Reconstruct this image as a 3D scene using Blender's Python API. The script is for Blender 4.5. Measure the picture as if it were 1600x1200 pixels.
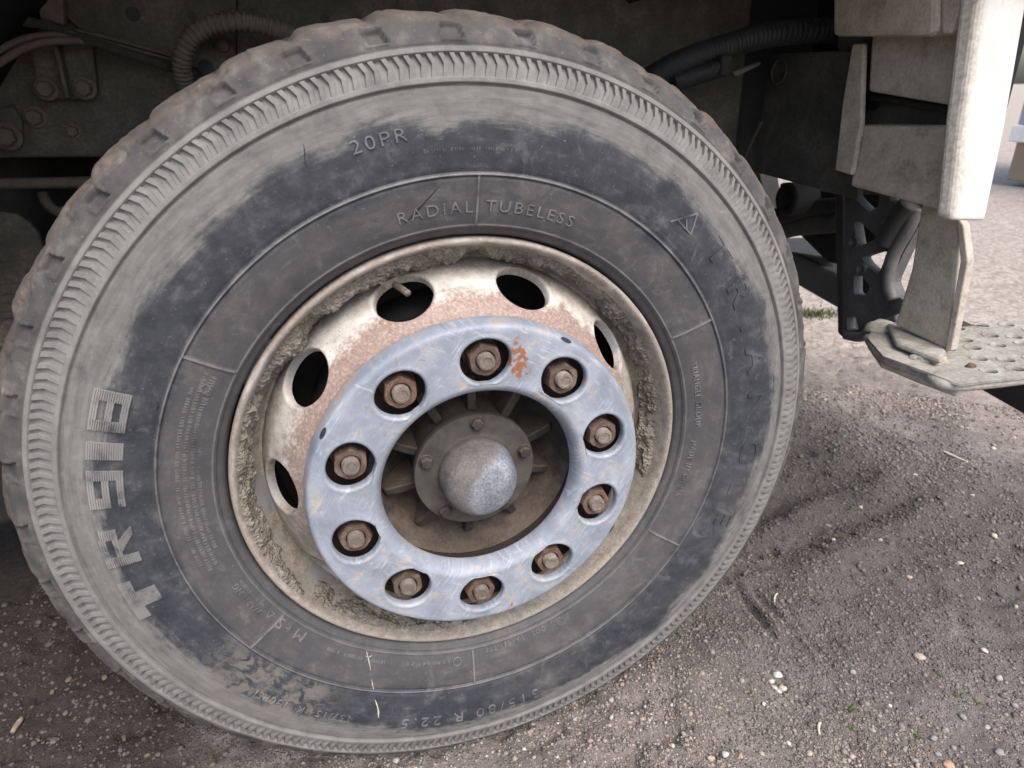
import bpy, bmesh, math, random
import numpy as np
from mathutils import Vector, Matrix
random.seed(7); RNG = np.random.default_rng(7)
for o in list(bpy.data.objects): bpy.data.objects.remove(o)
SC = bpy.context.scene
COL = SC.collection
PI = math.pi
GZ = -.024                                   # general level of the ground sheet
AXZ = 0.50                                   # height of the wheel axle over the ground
# ------------------------------------------------------------------ camera
CAM = np.array([-0.1641, -0.7355, 0.4488 + AXZ])
RM = np.array([[0.95381, -0.29948, -0.02246], [-0.14108, -0.38210, -0.91321], [0.26466, 0.87430, -0.40688]])
FPX = 1016.9
cd = bpy.data.cameras.new('camera'); cam = bpy.data.objects.new('camera', cd); COL.objects.link(cam)
cd.sensor_width = 36.0; cd.lens = 36.0 * FPX / 1600.0; cd.clip_start = 0.02; cd.clip_end = 2000
mw = Matrix(((RM[0][0], -RM[1][0], -RM[2][0], CAM[0]), (RM[0][1], -RM[1][1], -RM[2][1], CAM[1]),
             (RM[0][2], -RM[1][2], -RM[2][2], CAM[2]), (0, 0, 0, 1)))
cam.matrix_world = mw
cd.dof.use_dof = True; cd.dof.focus_distance = 0.90; cd.dof.aperture_fstop = 7.5
SC.camera = cam
# ------------------------------------------------------------------ world, sun, exposure
SUN_EL, SUN_AZ = math.radians(54), math.radians(170)    # azimuth clockwise from +Y
w = bpy.data.worlds.new('World'); SC.world = w; w.use_nodes = True
nt = w.node_tree; nt.nodes.clear()
sk = nt.nodes.new('ShaderNodeTexSky'); sk.sky_type = 'NISHITA'; sk.sun_disc = False
sk.sun_elevation = SUN_EL; sk.sun_rotation = SUN_AZ
sk.air_density = 1.0; sk.dust_density = 4.0; sk.ozone_density = 1.0
bg = nt.nodes.new('ShaderNodeBackground'); bg.inputs[1].default_value = 0.125
wo = nt.nodes.new('ShaderNodeOutputWorld')
nt.links.new(sk.outputs[0], bg.inputs[0]); nt.links.new(bg.outputs[0], wo.inputs[0])
sl = bpy.data.lights.new('sun', 'SUN'); sl.energy = 1.1; sl.angle = math.radians(35); sl.color = (1, .965, .92)
so = bpy.data.objects.new('sun', sl); COL.objects.link(so)
sd = Vector((math.sin(SUN_AZ) * math.cos(SUN_EL), math.cos(SUN_AZ) * math.cos(SUN_EL), math.sin(SUN_EL)))
so.rotation_euler = sd.to_track_quat('Z', 'Y').to_euler(); so.location = sd * 30
SC.view_settings.view_transform = 'Standard'; SC.view_settings.look = 'None'
SC.view_settings.exposure = 1.2; SC.view_settings.gamma = 1.0
SC.render.engine = 'CYCLES'

# ------------------------------------------------------------------ measuring helpers: a sight line met with a plane of known depth
def ray(u, v): return np.array([(u - 800) / FPX, (v - 600) / FPX, 1.0]) @ RM
def at_y(u, v, y): d = ray(u, v); return CAM + d * (y - CAM[1]) / d[1]
def at_x(u, v, x): d = ray(u, v); return CAM + d * (x - CAM[0]) / d[0]
def at_z(u, v, z): d = ray(u, v); return CAM + d * (z - CAM[2]) / d[2]

# ------------------------------------------------------------------ material builder
class G:
    def __init__(s, name):
        s.m = bpy.data.materials.new(name); s.m.use_nodes = True
        s.t = s.m.node_tree; s.t.nodes.clear()
        s._pos = None
    def new(s, t): return s.t.nodes.new(t)
    def put(s, sock, v):
        if isinstance(v, bpy.types.NodeSocket): s.t.links.new(v, sock)
        elif isinstance(v, (tuple, list)):
            if sock.type == 'RGBA' and len(v) == 3: v = (*v, 1)
            sock.default_value = v
        elif v is not None: sock.default_value = v
    def pos(s):
        if s._pos is None: s._pos = s.new('ShaderNodeNewGeometry').outputs['Position']
        return s._pos
    def attr(s, name, out='Fac'):
        n = s.new('ShaderNodeAttribute'); n.attribute_name = name; return n.outputs[out]
    def objrand(s): return s.new('ShaderNodeObjectInfo').outputs['Random']
    def noise(s, vec, scale, detail=4, rough=.55, dist=0, out=0):
        n = s.new('ShaderNodeTexNoise'); s.put(n.inputs['Vector'], vec); n.inputs['Scale'].default_value = scale
        n.inputs['Detail'].default_value = detail; n.inputs['Roughness'].default_value = rough; n.inputs['Distortion'].default_value = dist
        return n.outputs[out]
    def vor(s, vec, scale, out='Distance', feature='F1', rnd=1):
        n = s.new('ShaderNodeTexVoronoi'); n.feature = feature; s.put(n.inputs['Vector'], vec)
        n.inputs['Scale'].default_value = scale; n.inputs['Randomness'].default_value = rnd
        return n.outputs[out]
    def math(s, op, a, b=None, c=None, clamp=False):
        n = s.new('ShaderNodeMath'); n.operation = op; n.use_clamp = clamp
        s.put(n.inputs[0], a); s.put(n.inputs[1], b); s.put(n.inputs[2], c); return n.outputs[0]
    def mul(s, a, b): return s.math('MULTIPLY', a, b)
    def add(s, a, b): return s.math('ADD', a, b)
    def sub(s, a, b): return s.math('SUBTRACT', a, b)
    def mr(s, v, a, b, c=0., d=1., smooth=True):
        n = s.new('ShaderNodeMapRange'); n.interpolation_type = 'SMOOTHSTEP' if smooth else 'LINEAR'; n.clamp = True
        s.put(n.inputs[0], v)
        for i, q in enumerate((a, b, c, d)): s.put(n.inputs[i + 1], q)
        return n.outputs[0]
    def ramp(s, f, stops, interp='LINEAR'):
        n = s.new('ShaderNodeValToRGB'); s.put(n.inputs[0], f); e = n.color_ramp.elements; n.color_ramp.interpolation = interp
        while len(e) < len(stops): e.new(.5)
        for q, (p, c) in zip(e, stops): q.position = p; q.color = (*c, 1)
        return n.outputs[0]
    def mix(s, f, a, b, mode='MIX'):
        n = s.new('ShaderNodeMix'); n.data_type = 'RGBA'; n.blend_type = mode
        s.put(n.inputs[0], f); s.put(n.inputs[6], a); s.put(n.inputs[7], b); return n.outputs[2]
    def xyz(s, v):
        n = s.new('ShaderNodeSeparateXYZ'); s.put(n.inputs[0], v); return n.outputs
    def comb(s, x, y, z):
        n = s.new('ShaderNodeCombineXYZ'); s.put(n.inputs[0], x); s.put(n.inputs[1], y); s.put(n.inputs[2], z); return n.outputs[0]
    def vmul(s, v, k):
        n = s.new('ShaderNodeVectorMath'); n.operation = 'MULTIPLY'; s.put(n.inputs[0], v); s.put(n.inputs[1], k); return n.outputs[0]
    def polar(s):
        """radius from the axle, angle clockwise from the top, protrusion"""
        x, y, z = s.xyz(s.pos())
        zz = s.sub(z, AXZ)
        r = s.math('SQRT', s.add(s.mul(x, x), s.mul(zz, zz)))
        return r, s.math('ARCTAN2', x, zz), s.mul(y, -1.)
    def bump(s, h, strength=.5, dist=.002, n=None):
        b = s.new('ShaderNodeBump'); b.inputs['Strength'].default_value = strength; b.inputs['Distance'].default_value = dist
        s.put(b.inputs['Height'], h); s.put(b.inputs['Normal'], n); return b.outputs[0]
    def out(s, col, rough=.7, metal=0., normal=None, spec=.5):
        p = s.new('ShaderNodeBsdfPrincipled'); o = s.new('ShaderNodeOutputMaterial')
        s.put(p.inputs['Base Color'], col); s.put(p.inputs['Roughness'], rough); s.put(p.inputs['Metallic'], metal)
        s.put(p.inputs['Normal'], normal); s.put(p.inputs['Specular IOR Level'], spec)
        s.t.links.new(p.outputs[0], o.inputs[0]); return s.m

MAT = {}
def mat_tyre(extra=0.):
    g = G('dusty_rubber' if not extra else 'dusty_lettering'); P = g.pos(); r, th, p = g.polar()
    n1 = g.noise(P, 9, 5, .6, .6); n2 = g.noise(P, 34, 6, .65); n3 = g.noise(P, 160, 4, .7)
    sw = g.comb(g.mul(th, 1.6), g.mul(r, 26), 0.); streak = g.noise(sw, 5, 6, .7, .3)            # smears running round the tyre
    rub = g.ramp(n2, [(.3, (.019, .022, .029)), (.55, (.038, .042, .051)), (.75, (.086, .088, .094))])
    warm = g.ramp(n2, [(.3, (.060, .057, .056)), (.6, (.098, .093, .091)), (.8, (.15, .143, .138))])
    inner = g.mr(g.add(r, g.mul(g.sub(n1, .5), .05)), .375, .362)
    bead = g.mr(g.add(r, g.mul(g.sub(n1, .5), .035)), .345, .322)
    blot = g.mr(g.noise(g.comb(g.mul(th, 2.4), g.mul(r, 14), 4.), 3., 6, .7, 1.0), .40, .60)
    col = g.mix(g.mul(inner, .85), rub, g.mix(g.mul(blot, .8), warm, (.058, .060, .066)))
    col = g.mix(g.mul(bead, .6), col, g.mix(n2, (.035, .038, .046), (.085, .084, .087)))
    # brown film on the lower right of the flank
    film = g.mul(g.mr(th, .6, 2.2), g.mr(n1, .42, .62))
    col = g.mix(g.mul(film, .55), col, warm)
    # grey dust: the outer flank, most on the upper left, torn edge
    edge = g.add(g.add(r, g.mul(g.sub(n1, .5), .075)), g.mul(g.sub(streak, .5), .030))
    edge = g.add(edge, g.mul(g.math('COSINE', g.add(th, .75)), .008))
    dust = g.mr(edge, .418, .446)
    torn = g.noise(g.comb(g.mul(th, 7.), g.mul(r, 40.), 9.), 4., 7, .75, .8); dust = g.mr(g.add(dust, g.mul(g.sub(torn, .5), 1.3)), .05, 1.0)
    dust = g.mul(dust, g.mr(n2, .18, .5, .62, 1.))
    dcol = g.ramp(g.add(g.mul(streak, .6), g.mul(n2, .4)), [(.3, (.088, .088, .088)), (.5, (.146, .143, .138)), (.7, (.225, .217, .205))])
    col = g.mix(g.mul(dust, .92), col, dcol)
    # thin veil of dust and wiped scuffs all over
    veil = g.math('MAXIMUM', g.mul(g.mr(streak, .50, .74), g.mr(n2, .4, .65)), g.mul(g.mr(g.noise(P, 21, 7, .75, 1.6), .54, .66), .75))
    col = g.mix(g.mul(veil, .40), col, (.165, .163, .162))
    rl = g.mul(g.mr(r, .3698, .3708), g.mr(r, .3732, .3722)); rl = g.math('MAXIMUM', rl, g.mul(g.mul(g.mr(r, .3135, .3143), g.mr(r, .3165, .3157)), .7))
    col = g.mix(g.mul(rl, g.mr(n2, .3, .6, .2, .6)), col, (.19, .185, .18))            # moulded rings rubbed pale
    # tan mud splash on the lower left flank
    msk = g.mul(g.mul(g.mr(th, -2.62, -2.42), g.mr(th, -1.98, -2.2)), g.mul(g.mr(r, .365, .385), g.mr(r, .47, .43)))
    msk = g.mul(msk, g.mr(g.noise(g.comb(g.mul(th, 9.), g.mul(r, 30.), 0.), 2.2, 6, .7, 1.2), .42, .58))
    col = g.mix(g.mul(msk, .75), col, (.165, .148, .130))
    # serrated band: evenly grey
    band = g.mul(g.mr(r, .4595, .462), g.mr(r, .4955, .493))
    col = g.mix(g.mul(band, .70), col, g.ramp(n2, [(.3, (.128, .127, .126)), (.7, (.228, .222, .214))]))
    # shoulder: blue-grey blocks, brown tread edge
    sh = g.mr(r, .493, .497)
    scol = g.ramp(n2, [(.32, (.042, .042, .045)), (.55, (.078, .075, .072)), (.72, (.145, .136, .126))])
    e2 = g.mr(g.add(g.add(r, g.mul(p, -.55)), g.mul(g.sub(n1, .5), .022)), .508, .519)
    scol = g.mix(e2, scol, g.ramp(n2, [(.3, (.055, .046, .041)), (.55, (.098, .082, .072)), (.75, (.16, .14, .125))]))
    col = g.mix(sh, col, scol)
    # pale flecks and scratches
    fl = g.mr(g.noise(P, 420, 2, .5), .70, .76)
    col = g.mix(g.mul(fl, .5), col, (.30, .29, .27))
    scv = g.comb(g.mul(g.xyz(P)[0], 60.), g.mul(g.xyz(P)[2], 260.), 0.)
    sc1 = g.mul(g.mr(g.noise(scv, 1.0, 3, .6, .4), .66, .72), g.mr(n1, .5, .6))
    scv2 = g.comb(g.mul(g.add(g.xyz(P)[0], g.xyz(P)[2]), 240.), g.mul(g.sub(g.xyz(P)[0], g.xyz(P)[2]), 22.), 3.)
    sc2 = g.mul(g.mr(g.noise(scv2, 1.0, 3, .6, .4), .68, .73), g.mr(n1, .45, .38))
    col = g.mix(g.mul(g.add(sc1, sc2), .32), col, (.27, .27, .28))
    if extra: col = g.mix(g.mul(g.mr(n2, .26, .56), extra), col, (.29, .285, .28))      # raised letters hold a little more dust
    rough = g.mr(dust, 0., 1., .55, .9)
    h = g.add(g.add(g.mul(n3, .6), g.mul(n2, .8)), g.mul(streak, .35))
    return g.out(col, rough, 0, g.bump(h, .42, .0016), .4)
def mat_rim():
    g = G('dirty_white_paint'); P = g.pos(); r, th, p = g.polar()
    n1 = g.noise(P, 14, 5, .6, .4); n2 = g.noise(P, 60, 6, .65); n3 = g.noise(P, 260, 4, .65)
    col = g.ramp(n2, [(.3, (.37, .35, .315)), (.6, (.53, .505, .465))])
    # rust bloom next to the ring and brown specks
    rust = g.mr(g.add(g.add(r, g.mul(g.sub(n1, .5), .022)), g.add(g.mul(g.sub(n2, .5), .035), g.mul(g.sub(n3, .5), .018))), .2425, .2265)
    rcol = g.ramp(n3, [(.3, (.14, .085, .066)), (.55, (.27, .178, .145)), (.75, (.42, .345, .30))])
    col = g.mix(g.mul(rust, .88), col, rcol)
    sp = g.mul(g.mr(g.noise(P, 330, 2, .5), .62, .68), g.mr(n1, .42, .6))
    col = g.mix(g.mul(sp, .8), col, (.22, .14, .10))
    # tan road dirt: lower and side parts, gutter and rim well
    low = g.mr(g.add(g.math('COSINE', g.add(th, .15)), g.mul(g.sub(n1, .5), .7)), .68, .10)
    dirt = g.math('MAXIMUM', g.mul(low, .8), g.mul(g.mr(g.add(p, g.mul(g.sub(n1, .5), .03)), -.012, -.042), .92))
    flange = g.mul(g.mr(r, .272, .284), g.mr(n1, .30, .58))
    dirt = g.math('MAXIMUM', dirt, g.mul(flange, .8))
    dcol = g.ramp(g.add(g.mul(n2, .5), g.mul(n3, .5)), [(.34, (.115, .095, .077)), (.5, (.22, .19, .158)), (.66, (.36, .325, .275))])
    bare = g.mul(g.mr(n1, .54, .64), g.mr(p, -.02, -.045))
    dcol = g.mix(bare, dcol, (.21, .215, .225))
    col = g.mix(dirt, col, dcol)
    lip = g.mul(g.mr(r, .2925, .297), g.mr(n2, .42, .6))
    col = g.mix(g.mul(lip, .7), col, (.19, .15, .125))
    h = g.add(g.mul(n3, .6), g.mul(n2, .6))
    return g.out(col, g.mr(dirt, 0., 1., .5, .92), 0, g.bump(h, .5, .0014), .4)
def mat_mud():
    g = G('dried_mud'); P = g.pos()
    n2 = g.noise(P, 120, 6, .7); n3 = g.noise(P, 420, 4, .7); v = g.vor(P, 260)
    col = g.ramp(g.add(g.mul(n2, .6), g.mul(n3, .4)), [(.34, (.105, .092, .075)), (.5, (.205, .185, .155)), (.66, (.32, .295, .255))])
    h = g.add(g.mul(n2, 1.), g.mul(v, .8))
    return g.out(col, .95, 0, g.bump(h, .9, .004), .2)
def mat_ring():
    g = G('grey_blue_steel'); P = g.pos(); r, th, p = g.polar()
    n1 = g.noise(P, 16, 5, .6, .5); n2 = g.noise(P, 70, 6, .65); n3 = g.noise(P, 300, 3, .6)
    x, y, z = g.xyz(P)
    def scr(a, b, sd, lo, hi):
        v = g.comb(g.mul(g.add(g.mul(x, math.cos(a)), g.mul(z, math.sin(a))), 34.), g.mul(g.add(g.mul(x, -math.sin(a)), g.mul(z, math.cos(a))), b), sd)
        return g.mr(g.noise(v, 1.0, 5, .62, .5), lo, hi)
    col = g.ramp(n1, [(.3, (.175, .202, .245)), (.5, (.242, .272, .322)), (.7, (.335, .365, .412))])
    s1 = g.mul(scr(.9, 300., 1., .52, .66), g.mr(g.noise(P, 26, 3), .45, .6))
    s2 = g.mul(scr(-.5, 260., 5., .54, .66), g.mr(g.noise(P, 31, 3), .5, .62))
    s3 = g.mul(scr(2.1, 300., 9., .55, .66), g.mr(g.noise(P, 22, 3), .42, .55))
    col = g.mix(g.mul(g.math('MAXIMUM', s1, s2), .45), col, (.52, .545, .58))
    col = g.mix(g.mul(s3, .45), col, (.25, .28, .335))
    sm = g.noise(g.comb(g.mul(g.mul(th, r), 55.), g.mul(r, 190.), 0.), 1., 6, .7, 1.); col = g.mix(g.mr(sm, .5, .72, 0., .40), col, (.42, .445, .48))
    # worn patches, beige stain and rust in shapes of their own
    st = g.mul(g.mr(g.noise(P, 48, 6, .75, .8), .565, .62), g.mr(n1, .43, .55))
    col = g.mix(g.mul(st, .8), col, (.42, .345, .265))
    ru = g.mul(g.mr(g.noise(P, 38, 7, .8, 1.4), .62, .66), g.mr(g.noise(P, 210, 3), .38, .52))
    col = g.mix(g.mul(ru, .9), col, g.mix(n3, (.16, .055, .02), (.36, .16, .07)))
    # rust flash between the two top nuts
    bl = g.math('SQRT', g.add(g.math('POWER', g.mul(g.sub(g.add(x, g.mul(g.sub(n2, .5), .03)), .050), 2.4), 2.), g.math('POWER', g.sub(z, AXZ + .166), 2.)))
    ru2 = g.mul(g.mr(g.add(bl, g.mul(g.sub(n2, .5), .035)), .030, .024), g.mr(g.noise(P, 150, 4), .44, .50))
    col = g.mix(ru2, col, g.mix(n3, (.17, .06, .022), (.33, .15, .07)))
    gr = g.mul(g.mr(g.math('ABSOLUTE', g.sub(r, .1675)), .034, .026), g.mr(g.noise(P, 85, 6, .75, .6), .55, .68)); col = g.mix(g.mul(gr, .55), col, (.20, .155, .115))
    run = g.noise(g.comb(g.mul(x, 150.), g.mul(z, 26.), 2.), 1., 5, .65, .8); col = g.mix(g.mul(g.mr(run, .64, .70), .55), col, (.30, .21, .145))
    rim = g.mr(g.add(r, g.mul(g.sub(n2, .5), .012)), .208, .215)
    col = g.mix(g.mul(rim, g.mul(g.mr(n1, .5, .62), .6)), col, (.34, .24, .17))
    return g.out(col, g.mr(n2, .3, .7, .50, .68), .08, g.bump(g.add(n3, g.mul(s1, .3)), .15, .001), .4)
def mat_simple(name, stops, scale=40, rough=.8, metal=0., bump=.4, bd=.0015, fine=220, spec=.4):
    g = G(name); P = g.pos()
    n = g.noise(P, scale, 6, .65, .3); n3 = g.noise(P, fine, 4, .65)
    col = g.ramp(g.add(g.mul(n, .6), g.mul(n3, .4)), stops)
    return g.out(col, rough, metal, g.bump(g.add(g.mul(n, .7), g.mul(n3, .7)), bump, bd), spec)
def mat_hub():
    g = G('dusty_hub_casting'); P = g.pos(); r, th, p = g.polar()
    n = g.noise(P, 40, 6, .65); n3 = g.noise(P, 240, 4, .6)
    dark = g.ramp(n, [(.3, (.022, .020, .019)), (.7, (.055, .049, .044))])
    dust = g.ramp(g.add(g.mul(n, .6), g.mul(n3, .4)), [(.35, (.058, .045, .036)), (.65, (.125, .100, .080))])
    up = g.xyz(g.new('ShaderNodeNewGeometry').outputs['Normal'])[2]
    f = g.mr(g.add(up, g.mul(g.sub(n, .5), .7)), -.05, .65)                # dust settles on faces that look up
    return g.out(g.mix(f, dark, dust), .9, 0, g.bump(g.add(n, n3), .4, .0015), .3)
def mat_cap():
    g = G('worn_cap_metal'); P = g.pos(); x, y, z = g.xyz(P); p_ = g.mul(y, -1.)
    n = g.noise(P, 38, 6, .65, .4); n3 = g.noise(P, 330, 4, .65)
    dust = g.ramp(g.add(g.mul(n, .5), g.mul(n3, .5)), [(.35, (.070, .065, .061)), (.5, (.115, .107, .100)), (.68, (.19, .178, .166))])
    bare = g.ramp(g.add(g.mul(n, .5), g.mul(n3, .5)), [(.35, (.13, .145, .175)), (.55, (.27, .29, .33)), (.7, (.46, .475, .50))])
    q = g.math('SQRT', g.add(g.math('POWER', g.mul(g.sub(x, .030), 1.), 2.), g.math('POWER', g.sub(z, AXZ - .012), 2.)))
    f = g.mul(g.mr(g.add(q, g.mul(g.sub(n, .5), .030)), .058, .046), g.mr(n3, .30, .55, .55, 1.))
    f = g.mul(f, g.mr(p_, .026, .034))
    dust = g.mix(g.mr(p_, .034, .022), dust, g.ramp(n, [(.3, (.032, .029, .026)), (.7, (.078, .071, .063))]))
    return g.out(g.mix(f, dust, bare), g.mr(f, 0, 1, .85, .5), g.mul(f, .35), g.bump(n3, .2, .0008), .4)
def mat_ground():
    g = G('gravel_ground'); P = g.pos(); x, y, z = g.xyz(P)
    n1 = g.noise(P, 1.7, 5, .6, .5); n2 = g.noise(P, 11, 6, .65, .3); n3 = g.noise(P, 90, 5, .7); n4 = g.noise(P, 500, 3, .6)
    mud = g.ramp(g.add(g.mul(n2, .5), g.mul(n3, .5)), [(.32, (.092, .079, .070)), (.5, (.170, .148, .134)), (.68, (.275, .245, .225))])
    vc = g.vor(P, 230, 'Color'); vd = g.vor(P, 230, 'Distance')
    cr = g.xyz(vc)
    grain = g.ramp(cr[0], [(.0, (.07, .061, .056)), (.3, (.15, .131, .119)), (.55, (.235, .206, .185)), (.8, (.33, .288, .257)), (.95, (.43, .395, .36))])
    gm = g.mul(g.mr(vd, .55, .40), g.mr(g.add(g.mul(n2, .65), g.mul(cr[1], .35)), .42, .52))
    col = g.mix(g.mul(gm, .8), mud, grain)
    # pale open yard beyond the truck, with its sky-lit brightness painted in
    far = g.mr(g.add(g.math('SQRT', g.add(g.math('POWER', x, 2.), g.math('POWER', y, 2.))), g.mul(g.sub(n1, .5), 1.2)), 1.3, 2.8)
    vf = g.xyz(g.vor(P, 55, 'Color'))[0]; pale = g.ramp(g.add(g.mul(n2, .35), g.add(g.mul(cr[0], .3), g.mul(vf, .35))), [(.25, (.25, .205, .17)), (.5, (.42, .36, .31)), (.78, (.60, .545, .48))])
    col = g.mix(g.mul(far, .85), col, pale)
    # under-truck shade painted into the soil, on earth that is also browner and wetter
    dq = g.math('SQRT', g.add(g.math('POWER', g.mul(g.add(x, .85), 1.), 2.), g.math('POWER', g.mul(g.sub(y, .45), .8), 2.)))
    shaded = g.mr(g.add(g.add(dq, g.mul(g.sub(n1, .5), .8)), g.mul(g.sub(n2, .5), .25)), .80, .45)
    col = g.mix(g.mul(shaded, .92), col, g.ramp(n3, [(.3, (.018, .014, .012)), (.7, (.048, .038, .032))]))
    wq = g.math('SQRT', g.add(g.math('POWER', g.mul(g.sub(x, .95), .9), 2.), g.math('POWER', g.mul(g.sub(y, .25), 1.1), 2.)))
    wet = g.mul(g.mr(g.add(g.add(wq, g.mul(g.sub(n1, .5), .8)), g.mul(g.sub(n2, .5), .5)), .80, .32), g.mr(n3, .30, .55, .6, 1.))
    col = g.mix(g.mul(wet, .75), col, g.ramp(n3, [(.3, (.050, .045, .044)), (.7, (.115, .105, .102))]))
    h = g.add(g.mul(g.mr(vd, .0, .5, 1., 0.), g.mul(gm, 1.2)), g.add(g.mul(n3, 1.2), g.mul(n4, .7)))
    return g.out(col, .93, 0, g.bump(h, .75, .004), .25)
def mat_grain():
    g = G('gravel_stone'); t = g.attr('tone'); P = g.pos()
    col = g.ramp(t, [(.0, (.060, .052, .047)), (.28, (.135, .118, .106)), (.52, (.225, .196, .175)), (.72, (.315, .275, .243)), (.84, (.35, .268, .205)), (.93, (.44, .405, .37)), (1., (.56, .54, .51))])
    n = g.noise(P, 600, 3)
    return g.out(g.mix(g.mr(n, .3, .7, 0., .35), col, (.10, .09, .08)), .85, 0, None, .3)
def stone_mat(name, c):
    return mat_simple(name, [(.3, tuple(q * .55 for q in c)), (.5, c), (.7, tuple(min(.8, q * 1.25) for q in c))], 160, .85, 0, .4, .001, 600)

MAT['tyre'] = mat_tyre(); MAT['letter'] = mat_tyre(.38); MAT['block'] = mat_tyre(.62); MAT['rim'] = mat_rim(); MAT['mud'] = mat_mud(); MAT['ring'] = mat_ring()
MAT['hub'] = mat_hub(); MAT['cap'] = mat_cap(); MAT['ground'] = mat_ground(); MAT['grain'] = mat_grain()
def mat_varied(name, stops, scale, rough, metal, fine, lo, hi):
    g = G(name); P = g.pos(); n = g.noise(P, scale, 6, .65, .3); n3 = g.noise(P, fine, 4, .65); k = g.objrand()
    col = g.ramp(g.add(g.mul(n, .6), g.mul(n3, .4)), stops)
    col = g.mix(g.mr(k, 0., 1., lo, hi, False), col, (.055, .045, .038))
    col = g.mix(g.mul(g.mr(g.noise(P, 55, 4), .52, .64), .5), col, (.19, .155, .125))
    return g.out(col, rough, metal, g.bump(g.add(n, n3), .6, .0014), .35)
MAT['nut'] = mat_varied('rusty_nut', [(.32, (.060, .035, .025)), (.5, (.145, .086, .061)), (.68, (.26, .175, .132))], 90, .82, .05, 420, .05, .55)
MAT['stud'] = mat_varied('worn_stud', [(.32, (.11, .090, .075)), (.5, (.22, .185, .155)), (.7, (.36, .325, .285))], 120, .65, .2, 500, .0, .5)
MAT['face'] = mat_simple('rust_disc_face', [(.3, (.012, .009, .008)), (.7, (.040, .028, .022))], 60, .9)
MAT['dark'] = mat_simple('dark_casting', [(.3, (.012, .012, .012)), (.7, (.035, .033, .030))], 30, .85)
MAT['black'] = mat_simple('black_plastic', [(.3, (.010, .011, .013)), (.7, (.026, .028, .032))], 20, .6, 0, .2)
MAT['frame'] = mat_simple('dusty_frame_steel', [(.3, (.040, .039, .034)), (.5, (.078, .074, .064)), (.68, (.15, .14, .12))], 16, .85, 0, .5, .002, 180)
MAT['hose'] = mat_simple('dusty_hose', [(.3, (.060, .054, .046)), (.7, (.14, .125, .105))], 60, .8)
MAT['redhose'] = mat_simple('brown_hose', [(.3, (.075, .052, .043)), (.7, (.15, .115, .095))], 60, .8)
MAT['fur'] = mat_simple('muddy_sleeve', [(.3, (.035, .033, .028)), (.6, (.085, .08, .068)), (.75, (.15, .14, .12))], 200, .95, 0, 1., .006, 700)
MAT['bolt'] = mat_simple('dusty_bolt', [(.3, (.075, .062, .052)), (.7, (.165, .14, .118))], 90, .85)
MAT['paint'] = mat_simple('white_paint', [(.25, (.62, .61, .58)), (.5, (.78, .775, .76)), (.8, (.82, .82, .81))], 9, .42, 0, .08, .001, 120, .5)
MAT['dustpaint'] = mat_simple('mud_spattered_paint', [(.30, (.19, .163, .128)), (.42, (.345, .31, .255)), (.56, (.46, .42, .355)), (.72, (.59, .55, .485))], 26, .9, 0, .6, .002, 190)
MAT['duststeel'] = mat_simple('dust_coated_steel', [(.30, (.22, .20, .155)), (.48, (.37, .345, .275)), (.66, (.48, .455, .375))], 40, .92, 0, .7, .003, 200)
MAT['step'] = mat_simple('worn_green_grey_step', [(.30, (.15, .11, .08)), (.42, (.235, .215, .185)), (.54, (.32, .31, .275)), (.68, (.43, .41, .37))], 34, .8, 0, .4, .0015, 170)
MAT['grey'] = mat_simple('grey_paint', [(.3, (.24, .26, .29)), (.7, (.36, .38, .41))], 12, .5, 0, .1)
MAT['beam'] = mat_simple('beam_dusty_black', [(.3, (.022, .022, .022)), (.7, (.060, .058, .054))], 14, .7, 0, .3)
MAT['tan'] = mat_simple('tan_board', [(.3, (.27, .20, .14)), (.7, (.36, .28, .20))], 5, .8, 0, .2)
MAT['bracket'] = mat_simple('dusty_black_bracket', [(.3, (.06, .062, .064)), (.55, (.12, .12, .12)), (.75, (.20, .195, .185))], 26, .6, .1, .3)
MAT['weed'] = mat_simple('weed_green', [(.3, (.045, .070, .022)), (.7, (.105, .14, .05))], 200, .7, 0, .1)
MAT['wood'] = mat_simple('dry_wood', [(.3, (.16, .12, .085)), (.7, (.36, .31, .25))], 120, .9)
MAT['straw'] = mat_simple('pale_straw', [(.3, (.42, .38, .30)), (.7, (.62, .58, .50))], 120, .9)

# ------------------------------------------------------------------ object helpers
def link(name, me, parent=None, mat=None, smooth=True):
    o = bpy.data.objects.new(name, me); COL.objects.link(o)
    if mat is not None and len(me.materials) == 0: me.materials.append(MAT[mat] if isinstance(mat, str) else mat)
    if parent is not None: o.parent = parent
    if smooth: me.shade_smooth()
    return o
def tag(o, label, cat=None, group=None, kind=None):
    if label: o['label'] = label
    if cat: o['category'] = cat
    if group: o['group'] = group
    if kind: o['kind'] = kind
    return o
def mesh_np(name, V, F):
    me = bpy.data.meshes.new(name); V = np.asarray(V, np.float32); F = np.asarray(F, np.int32); k = F.shape[1]
    me.vertices.add(len(V)); me.vertices.foreach_set('co', V.ravel())
    me.loops.add(F.size); me.loops.foreach_set('vertex_index', F.ravel())
    me.polygons.add(len(F)); me.polygons.foreach_set('loop_start', np.arange(0, F.size, k, dtype=np.int32))
    me.update(calc_edges=True); me.validate(); return me
def mesh_py(name, V, F):
    me = bpy.data.meshes.new(name); me.from_pydata([tuple(map(float, v)) for v in V], [], F); me.update(); return me
def fix(me):
    b = bmesh.new(); b.from_mesh(me); bmesh.ops.recalc_face_normals(b, faces=b.faces); b.to_mesh(me); b.free(); return me
def W(r, th, p):                               # wheel coordinates to the world
    return np.stack([r * np.sin(th), -p + 0 * r, AXZ + r * np.cos(th)], -1)
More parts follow.
